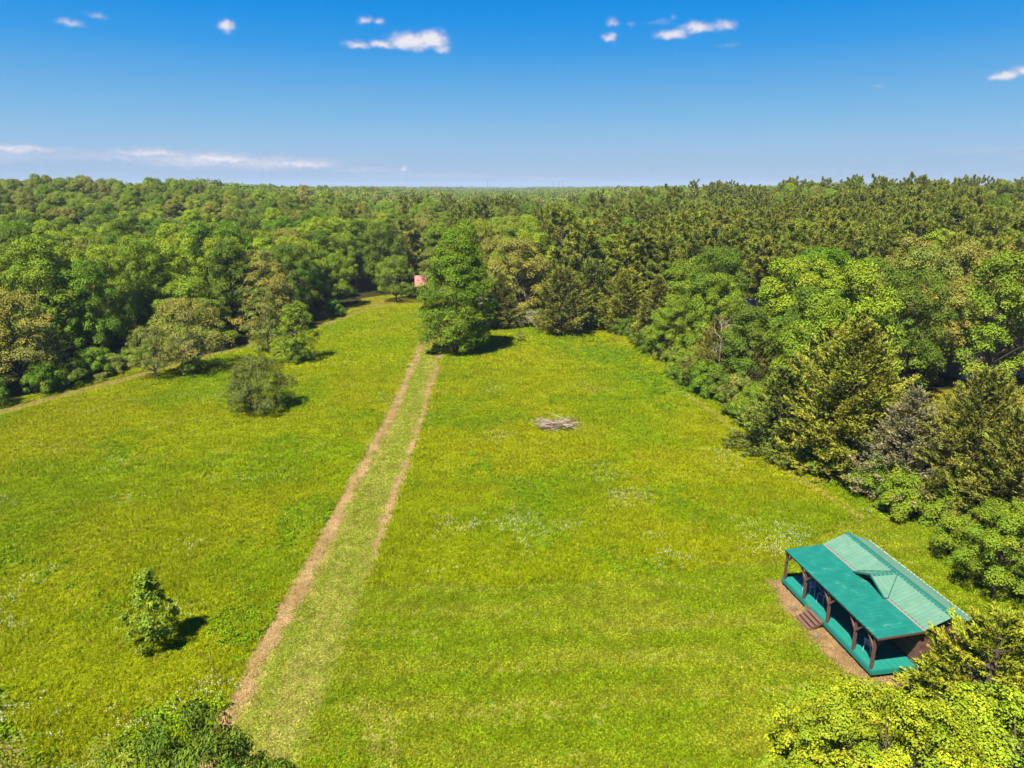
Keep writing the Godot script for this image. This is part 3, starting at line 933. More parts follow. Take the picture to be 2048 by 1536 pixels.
func make_field_trees() -> void:
	px_tree("lone_tree", "lone", "lone", 910, 703, 456, 64, 0.4, "big full dark-green tree standing over the end of the mown strip")
	px_tree("tulip_tree", "tulip_a", "mid", 940, 664, 438, 38, 2.0, "light green tree showing over the top of the big dark-green one")
	px_tree("small_tree", "small_a", "dull", 312, 755, 655, 46, 1.0, "small spreading olive tree beside the dirt lane, trunk showing", "tree", "", M.pale_bark)
	px_tree("small_tree", "small_a", "olive", 385, 745, 598, 72, 2.1, "round grey-green tree with a dark bush at its foot", "tree", "", M.pale_bark)
	px_tree("slender_tree", "small_b", "dull", 537, 705, 575, 38, 0.2, "thin ragged tree with bare twigs in its top by the lane", "tree", "", M.pale_bark)
	px_tree("slender_tree", "small_b", "mid", 598, 722, 603, 40, 4.0, "light green bushy tree with foliage down to the meadow grass")
	px_tree("shrub", "shrub", "deep", 385, 748, 716, 24, 0.0, "dark round bush at the foot of the grey-green tree", "bush")
	px_tree("shrub", "shrub", "deep", 596, 724, 688, 22, 2.0, "dark dense bush under the light green bushy tree", "bush")
	px_tree("shrub", "shrub", "bright", 560, 712, 694, 16, 2.0, "small lime-green bush between the two slender trees", "bush")
	px_tree("cedar_bush", "round_cedar", "dark_cedar", 522, 820, 716, 60, 1.2, "wide low dark cedar bush alone in the meadow")
	px_tree("shrub", "cedar_c", "cedar2", 482, 806, 728, 22, 3.2, "upright cedar shoot at the side of the wide cedar bush", "bush")
	px_tree("yard_tree", "small_a", "mid", 793, 603, 512, 40, 5.0, "spreading tree on the mown yard before the red-roofed house")
	px_tree("shrub", "shrub", "mid", 822, 594, 574, 16, 0.4, "green bush against the wall of the red-roofed house", "bush")
	px_tree("shrub", "shrub", "deep", 848, 597, 573, 14, 1.4, "dark bush at the corner of the red-roofed house", "bush")
	px_tree("meadow_sapling", "small_b", "dull", 1040, 683, 662, 9, 1.0, "tiny thin sapling in the meadow near the solitary cedar", "sapling")
	px_tree("cedar", "cedar_b", "cedar", 1125, 666, 535, 50, 0.0, "olive cedar with a dark bare foot standing out in the meadow")
	px_tree("cedar", "cedar_b", "cedar2", 1183, 652, 520, 46, 1.5, "taller cedar close behind the one with a bare foot")
	px_tree("cedar", "cedar_a", "cedar", 1003, 655, 548, 34, 2.5, "narrow cedar to the side of the big dark-green tree, by the shed")
	px_tree("round_tree", "oak_c", "olive", 1035, 640, 478, 62, 1.0, "olive round-topped tree behind the leaning dead trunk")
	px_tree("shrub", "shrub", "withered", 1062, 652, 622, 26, 1.0, "brown withered bush under the leaning dead trunk", "bush")
	px_tree("cedar", "cedar_b", "cedar3", 1248, 662, 538, 48, 3.0, "pale yellow-olive cedar at the corner of the meadow")
	px_tree("cedar", "cedar_a", "cedar", 1310, 690, 552, 46, 4.0, "olive cedar next after the pale one at the meadow corner")
	px_tree("edge_tree", "oak_c", "mid", 1345, 720, 590, 44, 4.4, "mid-green leafy tree at the bend of the meadow edge")
	px_tree("shrub", "shrub", "mid", 1372, 748, 700, 34, 0.3, "rounded green bush at the bend of the meadow edge", "bush")
	px_tree("cedar", "cedar_d", "cedar", 1425, 775, 632, 54, 0.7, "cedar with dead grey sprays showing in its middle")
	px_tree("edge_tree", "oak_c", "deep", 1490, 800, 612, 60, 0.9, "dark green leafy tree between two cedars at the wood edge")
	px_tree("cedar", "cedar_c", "cedar2", 1552, 905, 735, 84, 2.0, "broad layered green cedar with flat fans of branches")
	px_tree("cedar", "big_cedar", "cedar3", 1680, 935, 640, 138, 3.1, "tall yellow-olive cedar, highest of the row along the meadow")
	px_tree("cedar", "cedar_c", "cedar3", 1690, 955, 800, 80, 4.2, "low layered cedar in front of the tall yellow-olive one")
	px_tree("cedar", "cedar_d", "withered", 1795, 1000, 775, 80, 5.2, "half-dead grey-brown cedar in the row along the meadow")
	px_tree("cedar", "big_cedar", "cedar", 1925, 1030, 738, 118, 0.5, "broad olive cedar beyond the half-dead one")
	px_tree("cedar", "big_cedar", "cedar", 2035, 1090, 790, 128, 1.9, "big olive cedar overhanging the lawn behind the cabin")
	px_tree("edge_tree", "oak_c", "mid", 1985, 1190, 1005, 66, 2.2, "short bright leafy tree on the lawn edge behind the cabin")
	px_tree("shrub", "shrub", "mid", 1800, 1030, 950, 44, 1.2, "light green bush at the foot of the half-dead cedar", "bush")
	px_tree("shrub", "shrub", "mid", 1915, 1120, 1040, 46, 2.6, "green bush at the lawn edge beside the big olive cedar", "bush")


func make_near_plants() -> void:
	# sapling out in the meadow
	PR.sap = broadleaf(41, {"h": 5.5, "r": 1.75, "base": 0.35, "clumps": 120, "leaves": 62, "leaf": 0.15, "clump": 0.34, "prof": [0.55, 0.9, 1.0, 0.92, 0.72, 0.5, 0.3, 0.12], "limbs": 60, "trunk": 0.05, "droop": 0.3, "young": 0.06})
	plant("young_tree", PR.sap, M.mid, at(308, 1297), 5.6, 1.6, 0.3, "young bright green conical tree alone in the meadow", "sapling")
	# yellow-green maple below the cabin
	PR.maple = broadleaf(42, {"h": 9.0, "r": 5.6, "base": 1.2, "clumps": 520, "leaves": 130, "leaf": 0.135, "clump": 0.56, "prof": [0.8, 1.0, 1.0, 0.96, 0.82, 0.52], "limbs": 60, "trunk": 0.16, "young": 0.36, "droop": 0.35})
	plant("maple", PR.maple, M.yellow, Vector3(15.6, 0, -23.4), 7.2, 4.5, 2.2, "yellow-green maple with orange young leaves below the cabin", "tree")
	PR.maple2 = broadleaf(43, {"h": 8.0, "r": 4.0, "base": 1.0, "clumps": 300, "leaves": 120, "leaf": 0.135, "clump": 0.6, "prof": ROUND, "limbs": 40, "trunk": 0.13, "young": 0.12, "droop": 0.35})
	plant("maple", PR.maple2, M.bright, Vector3(20.8, 0, -23.0), 6.9, 4.2, 1.1, "greener maple growing into the yellow-green one", "tree")
	# juniper over the end of the cabin
	PR.juniper = cedar(44, {"h": 7.5, "r": 4.4, "branches": 130, "sprays": 30, "needles": 7, "spray": 0.36, "thick": 0.5, "prof": [0.9, 1.0, 0.95, 0.85, 0.65, 0.4, 0.12], "slim": 0.2})
	plant("juniper", PR.juniper, M.cedar_light, Vector3(25.2, 0, -30.4), 7.0, 4.4, 0.6, "feathery light green juniper hiding the end of the cabin", "tree")
	# the walnut-like tree and the scrub at the near edge
	PR.walnut = broadleaf(45, {"h": 8.4, "r": 3.4, "base": 2.0, "clumps": 170, "leaves": 74, "leaf": 0.30, "clump": 0.62, "prof": ROUND, "limbs": 44, "slim": 0.26, "trunk": 0.11, "droop": 0.8})
	plant("narrow_leaved_tree", PR.walnut, M.deep, Vector3(-12.6, 0, -22.2), 7.6, 2.7, 0.4, "dark tree with long drooping leaves at the foot of the straw line", "tree")
	plant("narrow_leaved_tree", PR.walnut, M.deep, Vector3(-9.8, 0, -21.2), 6.1, 2.0, 2.4, "lower dark tree with drooping leaves beside its taller twin", "tree")
	PR.scrub = broadleaf(46, {"h": 7.0, "r": 2.8, "base": 1.0, "clumps": 150, "leaves": 60, "leaf": 0.12, "clump": 0.55, "prof": ROUND, "limbs": 40, "slim": 0.5, "trunk": 0.07})
	plant("scrub_tree", PR.scrub, M.dull, Vector3(-16.6, 0, -21.9), 6.2, 2.4, 0.2, "thin olive scrub tree beside the dark narrow-leaved tree", "tree")
	plant("scrub_tree", PR.scrub, M.olive, Vector3(-22.0, 0, -22.1), 6.2, 2.5, 1.7, "brownish olive scrub tree in the weedy corner of the meadow", "tree")

func make_forest() -> void:
	var tones := {
		"deep": ["dark green", "deep"], "mid": ["mid-green", "mid"], "bright": ["bright yellow-green", "bright"], "lime": ["pale lime", "lime"], "olive": ["olive-brown", "olive"], "dull": ["dull grey-green", "dull"],
		"pine": ["dark olive", "pine"], "pine2": ["light olive", "pine2"], "green": ["rich green", "green"]}
	rng.seed = 555
	var count := 0
	var spots := []
	# trees, nearest rows first
	var z := -36.0
	while z > -236.0:
		z -= 6.6
		var half := 0.752 * (-z * cos(PITCH) + 7.8) * 1.05 + 6.0
		var x := -half
		while x < half:
			x += 6.6
			var p := Vector2(x + rng.randf_range(-2.6, 2.6), z + rng.randf_range(-2.6, 2.6))
			spots.append(p)
	for p in spots:
		if in_field(p.x, p.y) or Geometry2D.is_point_in_polygon(p, yard):
			continue
		var near_edge := in_field(p.x + 6.0, p.y) or in_field(p.x - 6.0, p.y) or in_field(p.x, p.y + 6.0)
		if near_edge and (in_field(p.x + 2.6, p.y) or in_field(p.x - 2.6, p.y) or in_field(p.x, p.y + 2.6) or in_field(p.x, p.y - 2.6)):
			continue
		var a := n_big.get_noise_2d(p.x * 4.0, p.y * 4.0)
		var b := n_mid.get_noise_2d(p.x * 0.9 + 60.0, p.y * 0.9)
		var right: bool = p.x > 8.0
		var kind := "oak"
		if right and p.y < -112.0 and a + 0.35 * sstep(20.0, 60.0, p.x) + 0.25 * sstep(-112.0, -150.0, p.y) + rng.randf_range(-0.45, 0.3) > 0.20:
			kind = "pine"
		elif not right and p.x > -60.0 and p.y < -150.0 and a < -0.34:
			kind = "pine"
		elif b > 0.12:
			kind = "tulip"
		var r := rng.randf_range(4.0, 6.0)
		var h := rng.randf_range(14.5, 19.5)
		var proto: String = "oak_" + ["a", "b", "c"][rng.randi() % 3]
		var tone := ""
		var pick := rng.randf() + 0.35 * n_mid.get_noise_2d(p.x * 0.8 - 20.0, p.y * 0.8 + 70.0)
		if right:
			pick *= 0.80
		match kind:
			"pine":
				h = rng.randf_range(15.5, 22.5)
				r = rng.randf_range(3.6, 5.4)
				proto = "pine_" + ["a", "b", "c"][rng.randi() % 3]
				tone = "pine" if rng.randf() < 0.5 else "pine2"
			"tulip":
				h = rng.randf_range(16.5, 21.5)
				r = rng.randf_range(3.8, 4.9)
				proto = "tulip_" + ["a", "b"][rng.randi() % 2]
				tone = "deep" if pick < 0.28 else ("green" if pick < 0.55 else ("mid" if pick < 0.78 else "bright"))
			_:
				tone = "deep" if pick < 0.22 else ("dull" if pick < 0.36 else ("olive" if pick < 0.56 else ("mid" if pick < 0.76 else ("bright" if pick < 0.92 else "lime"))))
		if near_edge:
			h *= 0.86
			proto = "oak_c" if kind != "pine" else "cedar_b"
			if kind == "pine":
				tone = "dull"
				h *= 0.7
		var q := Vector3(p.x, gh(p.x, p.y), p.y)
		if hides(q, h, r):
			if rng.randf() < 0.5:
				continue
			h *= 0.42
			r *= 0.6
			if hides(q, h, r):
				continue
		if crowded(p, r * 0.9):
			continue
		tree_spots.append([p, r])
		var marks := [[Vector2(53.5, -150), "by the white-roofed outbuilding"], [Vector2(56, -128), "before the bare forked trunk"], [Vector2(72, -108), "behind the grey house"], [Vector2(40, -95), "behind the tall yellow-olive cedar"], [Vector2(33, -128), "behind the meadow corner cedar"],
			[Vector2(22, -160), "behind the cedar with a bare foot"], [Vector2(0, -165), "behind the olive round-topped tree"], [Vector2(-25, -205), "behind the red-roofed house"], [Vector2(-45, -165), "beside the spreading yard tree"], [Vector2(-54, -135), "across the lane from the slender trees"], [Vector2(-66, -112), "over the lane from the grey-green tree"], [Vector2(50, -60), "beyond the broad olive cedar"]]
		var near_mark := 34.0
		var mark := ""
		for mk in marks:
			if p.distance_to(mk[0]) < near_mark:
				near_mark = p.distance_to(mk[0])
				mark = mk[1]
		var where := "in the wood on the hill side of the meadow" if p.x < -30.0 else ("in the wood behind the cedars and the cabin" if p.x > 25.0 else "in the wood beyond the far end of the meadow")
		if mark:
			where = mark
		var size := "lower " if h < 16.5 else ""
		var names := {"oak": ["oak_tree", "round-crowned broadleaf tree"], "pine": ["pine_tree", "tufted pine"], "tulip": ["tulip_tree", "narrow broadleaf tree"]}
		var nm: Array = names[kind]
		if kind == "pine" and near_edge:
			nm = ["cedar", "short cedar"]
		plant(nm[0], PR[proto], M[tones[tone][1]], q, h, r, rng.randf() * TAU, "%s%s %s %s" % [size, tones[tone][0], nm[1], where], "tree", "%s%s %ss %s" % [size, tones[tone][0], nm[1], where])
		count += 1
	# understory bushes along the wood's edge
	var bushes := 0
	for i in field.size():
		var a := field[i]
		var b := field[(i + 1) % field.size()]
		if a.y > -45.0 and b.y > -45.0:
			continue
		var n := int(a.distance_to(b) / 1.7)
		for k in n:
			var p := a.lerp(b, (k + rng.randf()) / n) + Vector2(rng.randf_range(-1.5, 1.5), rng.randf_range(-1.5, 1.5))
			if p.y > -50.0 or (p.y < -160.0) or not in_view(p.x, p.y):
				continue
			var h := rng.randf_range(2.0, 4.5)
			var r := rng.randf_range(1.4, 2.8)
			var q := Vector3(p.x, gh(p.x, p.y), p.y)
			if hides(q, h, r) or lane_dist(p.x, p.y) < r + 1.0:
				continue
			var t: String = ["deep", "mid", "dull", "green"][rng.randi() % 4]
			var side := "at the foot of the wood along the dirt lane" if p.x < -20.0 else "at the foot of the wood along the cedar row"
			plant("shrub", PR.shrub, M[t], q, h, r, rng.randf() * TAU, "%s bush %s" % [tones[t][0], side], "bush", "%s bushes %s" % [tones[t][0], side])
			bushes += 1
	print("trees ", count, " bushes ", bushes)
	# the woods farther off, which read as one mass
	var far := {"far_a": PackedFloat32Array(), "far_b": PackedFloat32Array(), "far_c": PackedFloat32Array(), "oak_b": PackedFloat32Array(), "tulip_b": PackedFloat32Array(), "pine_b": PackedFloat32Array()}
	var pal := [Vector3(0.082, 0.136, 0.009), Vector3(0.126, 0.192, 0.009), Vector3(0.170, 0.240, 0.009), Vector3(0.180, 0.182, 0.028), Vector3(0.142, 0.172, 0.025), Vector3(0.102, 0.184, 0.008)]
	for ring in [[236.0, 420.0, 7.0], [420.0, 900.0, 8.2], [900.0, 2000.0, 12.0], [2000.0, 4600.0, 24.0]]:
		var cell: float = ring[2]
		z = -ring[0]
		while z > -ring[1]:
			z -= cell
			var half := 0.752 * (-z * cos(PITCH)) * 1.06 + 8.0
			var x := -half
			while x < half:
				x += cell
				var p := Vector2(x + rng.randf_range(-0.45, 0.45) * cell, z + rng.randf_range(-0.45, 0.45) * cell)
				var a := n_big.get_noise_2d(p.x * 2.0, p.y * 2.0)
				var c: Vector3 = pal[rng.randi() % 6].lerp(pal[clampi(int(3.0 + a * 6.0), 0, 5)], 0.35) * rng.randf_range(0.85, 1.15)
				var s := rng.randf_range(0.85, 1.15) * (1.0 if cell < 10.0 else cell / 9.6)
				var sy := rng.randf_range(0.72, 1.22) + 0.18 * n_mid.get_noise_2d(p.x * 0.3, p.y * 0.3)
				var key: String = ["far_a", "far_b", "far_c"][rng.randi() % 3]
				if cell < 8.0:
					key = ["oak_b", "tulip_b", "oak_b", "pine_b"][rng.randi() % 4] if a < 0.15 else ["oak_b", "tulip_b"][rng.randi() % 2]
					if p.x < -40.0 and key == "pine_b":
						key = "tulip_b"
					if p.x > 40.0 and rng.randf() < 0.15:
						key = "pine_b"
					if key == "pine_b":
						c = Vector3(0.158, 0.190, 0.020) * rng.randf_range(0.85, 1.15)
				var q := Vector3(p.x, gh(p.x, p.y) - 0.2, p.y)
				if cell < 8.0 and hides(q, 17.0, 5.0):
					continue
				push(far[key], q, rng.randf() * TAU, s, sy, c)
	for k in far:
		print(k, " ", far[k].size() / 16)
		scatter("distant_woodland", PR[k].crown, M.white_forest, far[k], "unbroken green woodland canopy rolling off to the skyline", "woodland")

# ------------------------------------------------------------------ cabin
func cv(u: float, h: float, v: float) -> Vector3:      # across, up, along the porch -> the cabin's own axes
	return Vector3(u, h, -v)

func box_mesh(s: Vector3) -> ArrayMesh:
	fresh()
	box(Vector3.ZERO, s)
	return done(false)

func beam_part(called: String, a: Vector3, b: Vector3, w: float, t: float, mat: Material, parent: Node) -> MeshInstance3D:
	fresh()
	beam(a, b, w, t)
	return part(called, done(false), mat, parent)

# one ribbed metal sheet: low and high edge points for each column, lifted at the ribs
func rib_sheet(lows: Array, highs: Array, lifts: Array, n: Vector3) -> ArrayMesh:
	fresh()
	for i in lows.size() - 1:
		var a: Vector3 = lows[i] + n * lifts[i]
		var b: Vector3 = lows[i + 1] + n * lifts[i + 1]
		var c: Vector3 = highs[i + 1] + n * lifts[i + 1]
		var d: Vector3 = highs[i] + n * lifts[i]
		if n.dot((c - a).cross(b - a)) < 0.0:
			quad(d, c, b, a)
		else:
			quad(a, b, c, d)
	return done(false)

func rib_columns(s0: float, s1: float, pitch := 0.30) -> Array:     # [[position, lift], ...]
	var o := [[s0, 0.0]]
	var s: float = ceil((s0 + 0.05) / pitch) * pitch
	while s < s1 - 0.05:
		o.append_array([[s - 0.042, 0.0], [s - 0.020, 0.042], [s + 0.020, 0.042], [s + 0.042, 0.0]])
		s += pitch
	o.append([s1, 0.0])
	return o

func make_cabin() -> void:
	var t := thing("cabin", CAB, deg_to_rad(CAB_TURN))
	tag(t, "small brown wooden cabin with teal metal roofs and a raised porch", "cabin")
	var L0 := -0.25
	var L1 := 9.95
	# deck: boards, rim and short piers
	var plank := box_mesh(Vector3(0.136, 0.035, 10.1))
	for k in 20:
		part("deck_plank", plank, M.teal_deck if k % 3 else M.teal_deck2, t, cv(0.075 + 0.1425 * k, 0.60 + 0.002 * (k % 2), 4.98))
	beam_part("rim_board", cv(-0.03, 0.455, -0.09), cv(-0.03, 0.455, 10.06), 0.05, 0.25, M.teal_deck2, t)
	beam_part("rim_board", cv(0.0, 0.455, -0.10), cv(2.9, 0.455, -0.10), 0.25, 0.045, M.teal_deck2, t)
	beam_part("rim_board", cv(0.0, 0.455, 10.07), cv(2.9, 0.455, 10.07), 0.25, 0.045, M.teal_deck2, t)
	for k in 6:
		for u in [0.12, 2.6]:
			part("pier", box_mesh(Vector3(0.18, 0.62, 0.18)), M.timber2, t, cv(u, 0.27, 0.1 + 1.96 * k))
	# porch posts with their knee braces
	for v in [0.12, 1.85, 4.60, 7.35, 9.85]:
		fresh()
		beam(cv(0.07, 0.615, v), cv(0.07, 2.73, v), 0.15, 0.15)
		var po := part("post", done(false), M.timber, t)
		if v > 0.2:
			beam_part("brace", cv(0.03, 1.98, v), cv(0.03, 2.72, v - 0.62), 0.10, 0.09, M.timber3, po)
		if v < 9.5:
			beam_part("brace", cv(0.03, 1.98, v), cv(0.03, 2.72, v + 0.62), 0.10, 0.09, M.timber3, po)
		beam_part("brace", cv(0.07, 2.00, v), cv(0.72, 2.80, v), 0.10, 0.09, M.timber3, po)
	beam_part("eave_beam", cv(0.07, 2.79, -0.15), cv(0.07, 2.79, 9.98), 0.13, 0.13, M.timber2, t)
	for k in 12:
		var v := 0.0 + 0.90 * k
		beam_part("rafter", cv(-0.06, 2.885, v), cv(2.85, 3.07, v), 0.10, 0.05, M.timber2, t)
	beam_part("fascia", cv(-0.10, 2.88, L0), cv(-0.10, 2.88, L1), 0.03, 0.12, M.dark, t)
	# porch roof sheets
	var pn := cv(-0.09, 1.0, 0).normalized()
	var s := L0
	while s < L1 - 0.1:
		var e := minf(s + 0.93, L1)
		var lo := []
		var hi := []
		var li := []
		for c in rib_columns(s, e):
			lo.append(cv(-0.14, 2.955, c[0]))
			hi.append(cv(2.93, 3.150, c[0]))
			li.append(c[1])
		part("roof_sheet", rib_sheet(lo, hi, li, pn), M.teal_new, t)
		s = e
	for v in [L0 - 0.01, L1 + 0.01]:
		beam_part("barge_board", cv(-0.13, 2.885, v), cv(2.92, 3.08, v), 0.12, 0.03, M.timber2, t)
	# main roof: low edge u 2.95, ridge u 4.60; a cross gable breaks the front slope
	var U0 := 2.90
	var H0 := 3.22
	var UR := 4.62
	var HR := 3.95
	var GV := 4.58
	var GW := 1.55
	var fnrm := cv(-(HR - H0), UR - U0, 0).normalized()
	s = L0
	while s < L1 - 0.1:
		var e := minf(s + 0.93, L1)
		var cols := rib_columns(s, e)
		for cut in [GV - GW, GV, GV + GW]:
			if cut > s + 0.01 and cut < e - 0.01:
				cols.append([cut, 0.0])
		cols.sort_custom(func(p, q): return p[0] < q[0])
		var lo := []
		var hi := []
		var li := []
		for c in cols:
			var f := clampf(1.0 - absf(c[0] - GV) / GW, 0.0, 0.985)
			lo.append(cv(lerpf(U0, UR, f), lerpf(H0, HR, f), c[0]))
			hi.append(cv(UR, HR, c[0]))
			li.append(c[1])
		part("roof_sheet", rib_sheet(lo, hi, li, fnrm), M.teal_old_sheen, t)
		# back slope
		lo = []
		hi = []
		li = []
		for c in rib_columns(s, e):
			lo.append(cv(6.45, 3.16, c[0]))
			hi.append(cv(UR + 0.01, HR, c[0]))
			li.append(c[1])
		part("roof_sheet", rib_sheet(lo, hi, li, cv(HR - 3.16, 6.45 - UR, 0).normalized()), M.teal_old_sheen, t)
		s = e
	# cross gable slopes
	for sg in [-1.0, 1.0]:
		var gn := cv(0, GW, sg * (HR - H0)).normalized()
		for seg in [[2.62, 3.55], [3.55, 4.60]]:
			var lo := []
			var hi := []
			var li := []
			var cols := rib_columns(seg[0], seg[1])
			if seg[0] < U0:
				cols.append([U0, 0.0])
				cols.sort_custom(func(p, q): return p[0] < q[0])
			for c in cols:
				var f := clampf((c[0] - U0) / (UR - U0), 0.0, 0.985)
				lo.append(cv(c[0], lerpf(H0, HR, f) + 0.012, GV + sg * GW * (1.0 - f)))
				hi.append(cv(c[0], HR + 0.012, GV))
				li.append(c[1])
			part("roof_sheet", rib_sheet(lo, hi, li, gn), M.teal_old_sheen, t)
		beam_part("valley_flashing", cv(U0, H0 + 0.03, GV + sg * GW), cv(UR, HR + 0.02, GV + sg * 0.03), 0.12, 0.02, M.teal_cap, t)
		beam_part("gable_trim", cv(2.61, H0 - 0.02, GV + sg * (GW + 0.03)), cv(2.61, HR - 0.01, GV + sg * 0.02), 0.03, 0.12, M.teal_cap, t)
	fresh()
	for sg in [-1.0, 1.0]:
		var a := cv(UR + sg * 0.20, HR - 0.045, L0 - 0.02)
		var b := cv(UR + sg * 0.20, HR - 0.045, L1 + 0.02)
		var c := cv(UR, HR + 0.05, L1 + 0.02)
		var d := cv(UR, HR + 0.05, L0 - 0.02)
		if sg > 0.0:
			quad(d, c, b, a)
		else:
			quad(a, b, c, d)
	part("ridge_cap", done(false), M.teal_cap, t)
	fresh()
	for sg in [-1.0, 1.0]:
		var a := cv(2.60, HR - 0.03, GV + sg * 0.16)
		var b := cv(UR - 0.05, HR - 0.03, GV + sg * 0.16)
		var c := cv(UR - 0.05, HR + 0.058, GV)
		var d := cv(2.60, HR + 0.058, GV)
		if sg > 0.0:
			quad(a, b, c, d)
		else:
			quad(d, c, b, a)
	part("gable_ridge_cap", done(false), M.teal_cap, t)
	# the grey board between porch roof and main roof, broken by the gable
	for seg in [[L0, GV - GW - 0.05], [GV + GW + 0.05, L1]]:
		beam_part("eave_board", cv(2.84, 3.165, seg[0]), cv(2.84, 3.165, seg[1]), 0.17, 0.045, M.flash, t)
	beam_part("gutter", cv(6.47, 3.13, L0), cv(6.47, 3.13, L1), 0.07, 0.08, M.pale_trim, t)
	# open gable: recessed boards, a king post and sloping struts
	for k in 5:
		var h := 3.14 + 0.15 * k
		var w := GW * (1.0 - (h - H0 + 0.08) / (HR - H0))
		if w > 0.1:
			beam_part("gable_plank", cv(3.35, h, GV - w), cv(3.35, h, GV + w), 0.03, 0.14, M.timber, t)
	beam_part("gable_strut", cv(3.05, 3.10, GV - 1.15), cv(3.05, 3.55, GV - 0.1), 0.07, 0.07, M.timber3, t)
	beam_part("gable_strut", cv(3.05, 3.10, GV + 1.15), cv(3.05, 3.55, GV + 0.1), 0.07, 0.07, M.timber3, t)
	# walls of lapped boards
	var wu0 := 2.95
	var wu1 := 6.05
	var wv0 := 0.15
	var wv1 := 9.75
	for k in 14:
		var h := 0.47 + 0.19 * k
		var m: Material = [M.timber, M.timber2, M.timber3][(k * 7) % 3]
		for v in [wv0, wv1]:
			beam_part("wall_plank", cv(wu0 + 0.03, h, v), cv(wu1 - 0.03, h, v), 0.18, 0.05 + 0.012 * (k % 2), m, t)
		beam_part("wall_plank", cv(wu1, h, wv0 + 0.03), cv(wu1, h, wv1 - 0.03), 0.05 + 0.012 * (k % 2), 0.18, m, t)
		for seg in [[wv0 + 0.03, 2.0], [2.95, 4.9], [5.9, wv1 - 0.03]]:
			if k < 4 or k > 8 or seg[0] > 5.0 or seg[0] < 1.0:
				beam_part("wall_plank", cv(wu0, h, seg[0]), cv(wu0, h, seg[1]), 0.05 + 0.012 * (k % 2), 0.18, m, t)
			else:
				beam_part("wall_plank", cv(wu0, h, seg[0]), cv(wu0, h, 3.45), 0.05 + 0.012 * (k % 2), 0.18, m, t)
	for k in 4:
		var h := 3.16 + 0.17 * k
		var f := (h - 3.10) / (HR - 3.10)
		for v in [wv0, wv1]:
			beam_part("wall_plank", cv(lerpf(wu0, UR, f), h, v), cv(lerpf(6.2, UR, f), h, v), 0.165, 0.05, M.timber, t)
	for u in [wu0, wu1]:
		for v in [wv0, wv1]:
			beam_part("corner_post", cv(u, 0.35, v), cv(u, 3.1, v), 0.16, 0.16, M.timber3, t)
	var door := beam_part("door", cv(2.94, 0.62, 2.48), cv(2.94, 2.65, 2.48), 0.06, 0.90, M.timber2, t)
	beam_part("handle", cv(2.90, 1.55, 2.12), cv(2.90, 1.68, 2.12), 0.03, 0.03, M.steel, door)
	var door2 := beam_part("door", cv(2.94, 0.62, 5.4), cv(2.94, 2.65, 5.4), 0.06, 0.95, M.timber2, t)
	beam_part("handle", cv(2.90, 1.55, 5.75), cv(2.90, 1.68, 5.75), 0.03, 0.03, M.steel, door2)
	var win := beam_part("window", cv(2.95, 1.22, 4.2), cv(2.95, 2.14, 4.2), 0.05, 1.40, M.timber3, t)
	beam_part("pane", cv(2.92, 1.30, 4.2), cv(2.92, 2.06, 4.2), 0.02, 1.24, M.glass, win)
	beam_part("floor_joist", cv(wu0, 0.33, wv0), cv(wu0, 0.33, wv1), 0.14, 0.12, M.timber2, t)
	beam_part("floor_joist", cv(wu1, 0.33, wv0), cv(wu1, 0.33, wv1), 0.14, 0.12, M.timber2, t)
	fresh()
	box(cv(4.5, 0.40, 4.95), Vector3(3.0, 0.06, 9.5))
	part("floor_panel", done(false), M.timber2, t)
	fresh()
	for u in [3.1, 5.9]:
		for k in 5:
			box(cv(u, 0.14, 0.3 + 2.3 * k), Vector3(0.35, 0.34, 0.35))
	part("footing", done(false), M.flash, t)
	# flight of wooden steps
	var st := thing("porch_steps", CAB + Basis(Vector3.UP, deg_to_rad(CAB_TURN)) * cv(-0.5, 0.0, 5.45), deg_to_rad(CAB_TURN))
	tag(st, "short flight of brown wooden steps up to the teal porch", "steps")
	for k in 4:
		part("tread", box_mesh(Vector3(0.27, 0.045, 1.5)), M.timber3, st, Vector3(-0.52 + 0.27 * k, 0.14 + 0.135 * k, 0))
		part("riser", box_mesh(Vector3(0.03, 0.10, 1.44)), M.timber2, st, Vector3(-0.41 + 0.27 * k, 0.065 + 0.135 * k, 0))
	for z in [-0.73, 0.73]:
		fresh()
		beam(Vector3(-0.62, 0.0, z), Vector3(0.42, 0.53, z), 0.14, 0.04)
		part("stringer", done(false), M.timber, st)

func chair(where: Vector3, turn: float, label: String, group: String) -> void:
	var o := thing("porch_chair", where, turn)
	tag(o, label, "chair", group)
	fresh()
	box(Vector3(0, 0.44, 0), Vector3(0.46, 0.05, 0.46))
	part("seat", done(false), M.chair_cloth, o)
	fresh()
	for k in 4:
		beam(Vector3(-0.15 + 0.1 * k, 0.48, -0.22), Vector3(-0.15 + 0.1 * k, 0.88, -0.30), 0.025, 0.02)
	box(Vector3(0, 0.90, -0.305), Vector3(0.48, 0.06, 0.03))
	part("backrest", done(false), M.chair_metal, o)
	for q in [[-1, -1], [1, -1], [-1, 1], [1, 1]]:
		fresh()
		tube([Vector3(0.21 * q[0], 0.93 if q[1] < 0 else 0.66, -0.31 if q[1] < 0 else 0.20), Vector3(0.22 * q[0], 0.44, 0.21 * q[1]), Vector3(0.24 * q[0], 0.0, 0.25 * q[1])], [0.022, 0.022, 0.022], 6)
		part("leg", done(false), M.chair_metal, o)
	for q in [-1, 1]:
		fresh()
		box(Vector3(0.22 * q, 0.67, -0.03), Vector3(0.05, 0.03, 0.48))
		part("armrest", done(false), M.chair_metal, o)

func on_deck(u: float, v: float) -> Vector3:
	return CAB + Basis(Vector3.UP, deg_to_rad(CAB_TURN)) * cv(u, 0.62, v)

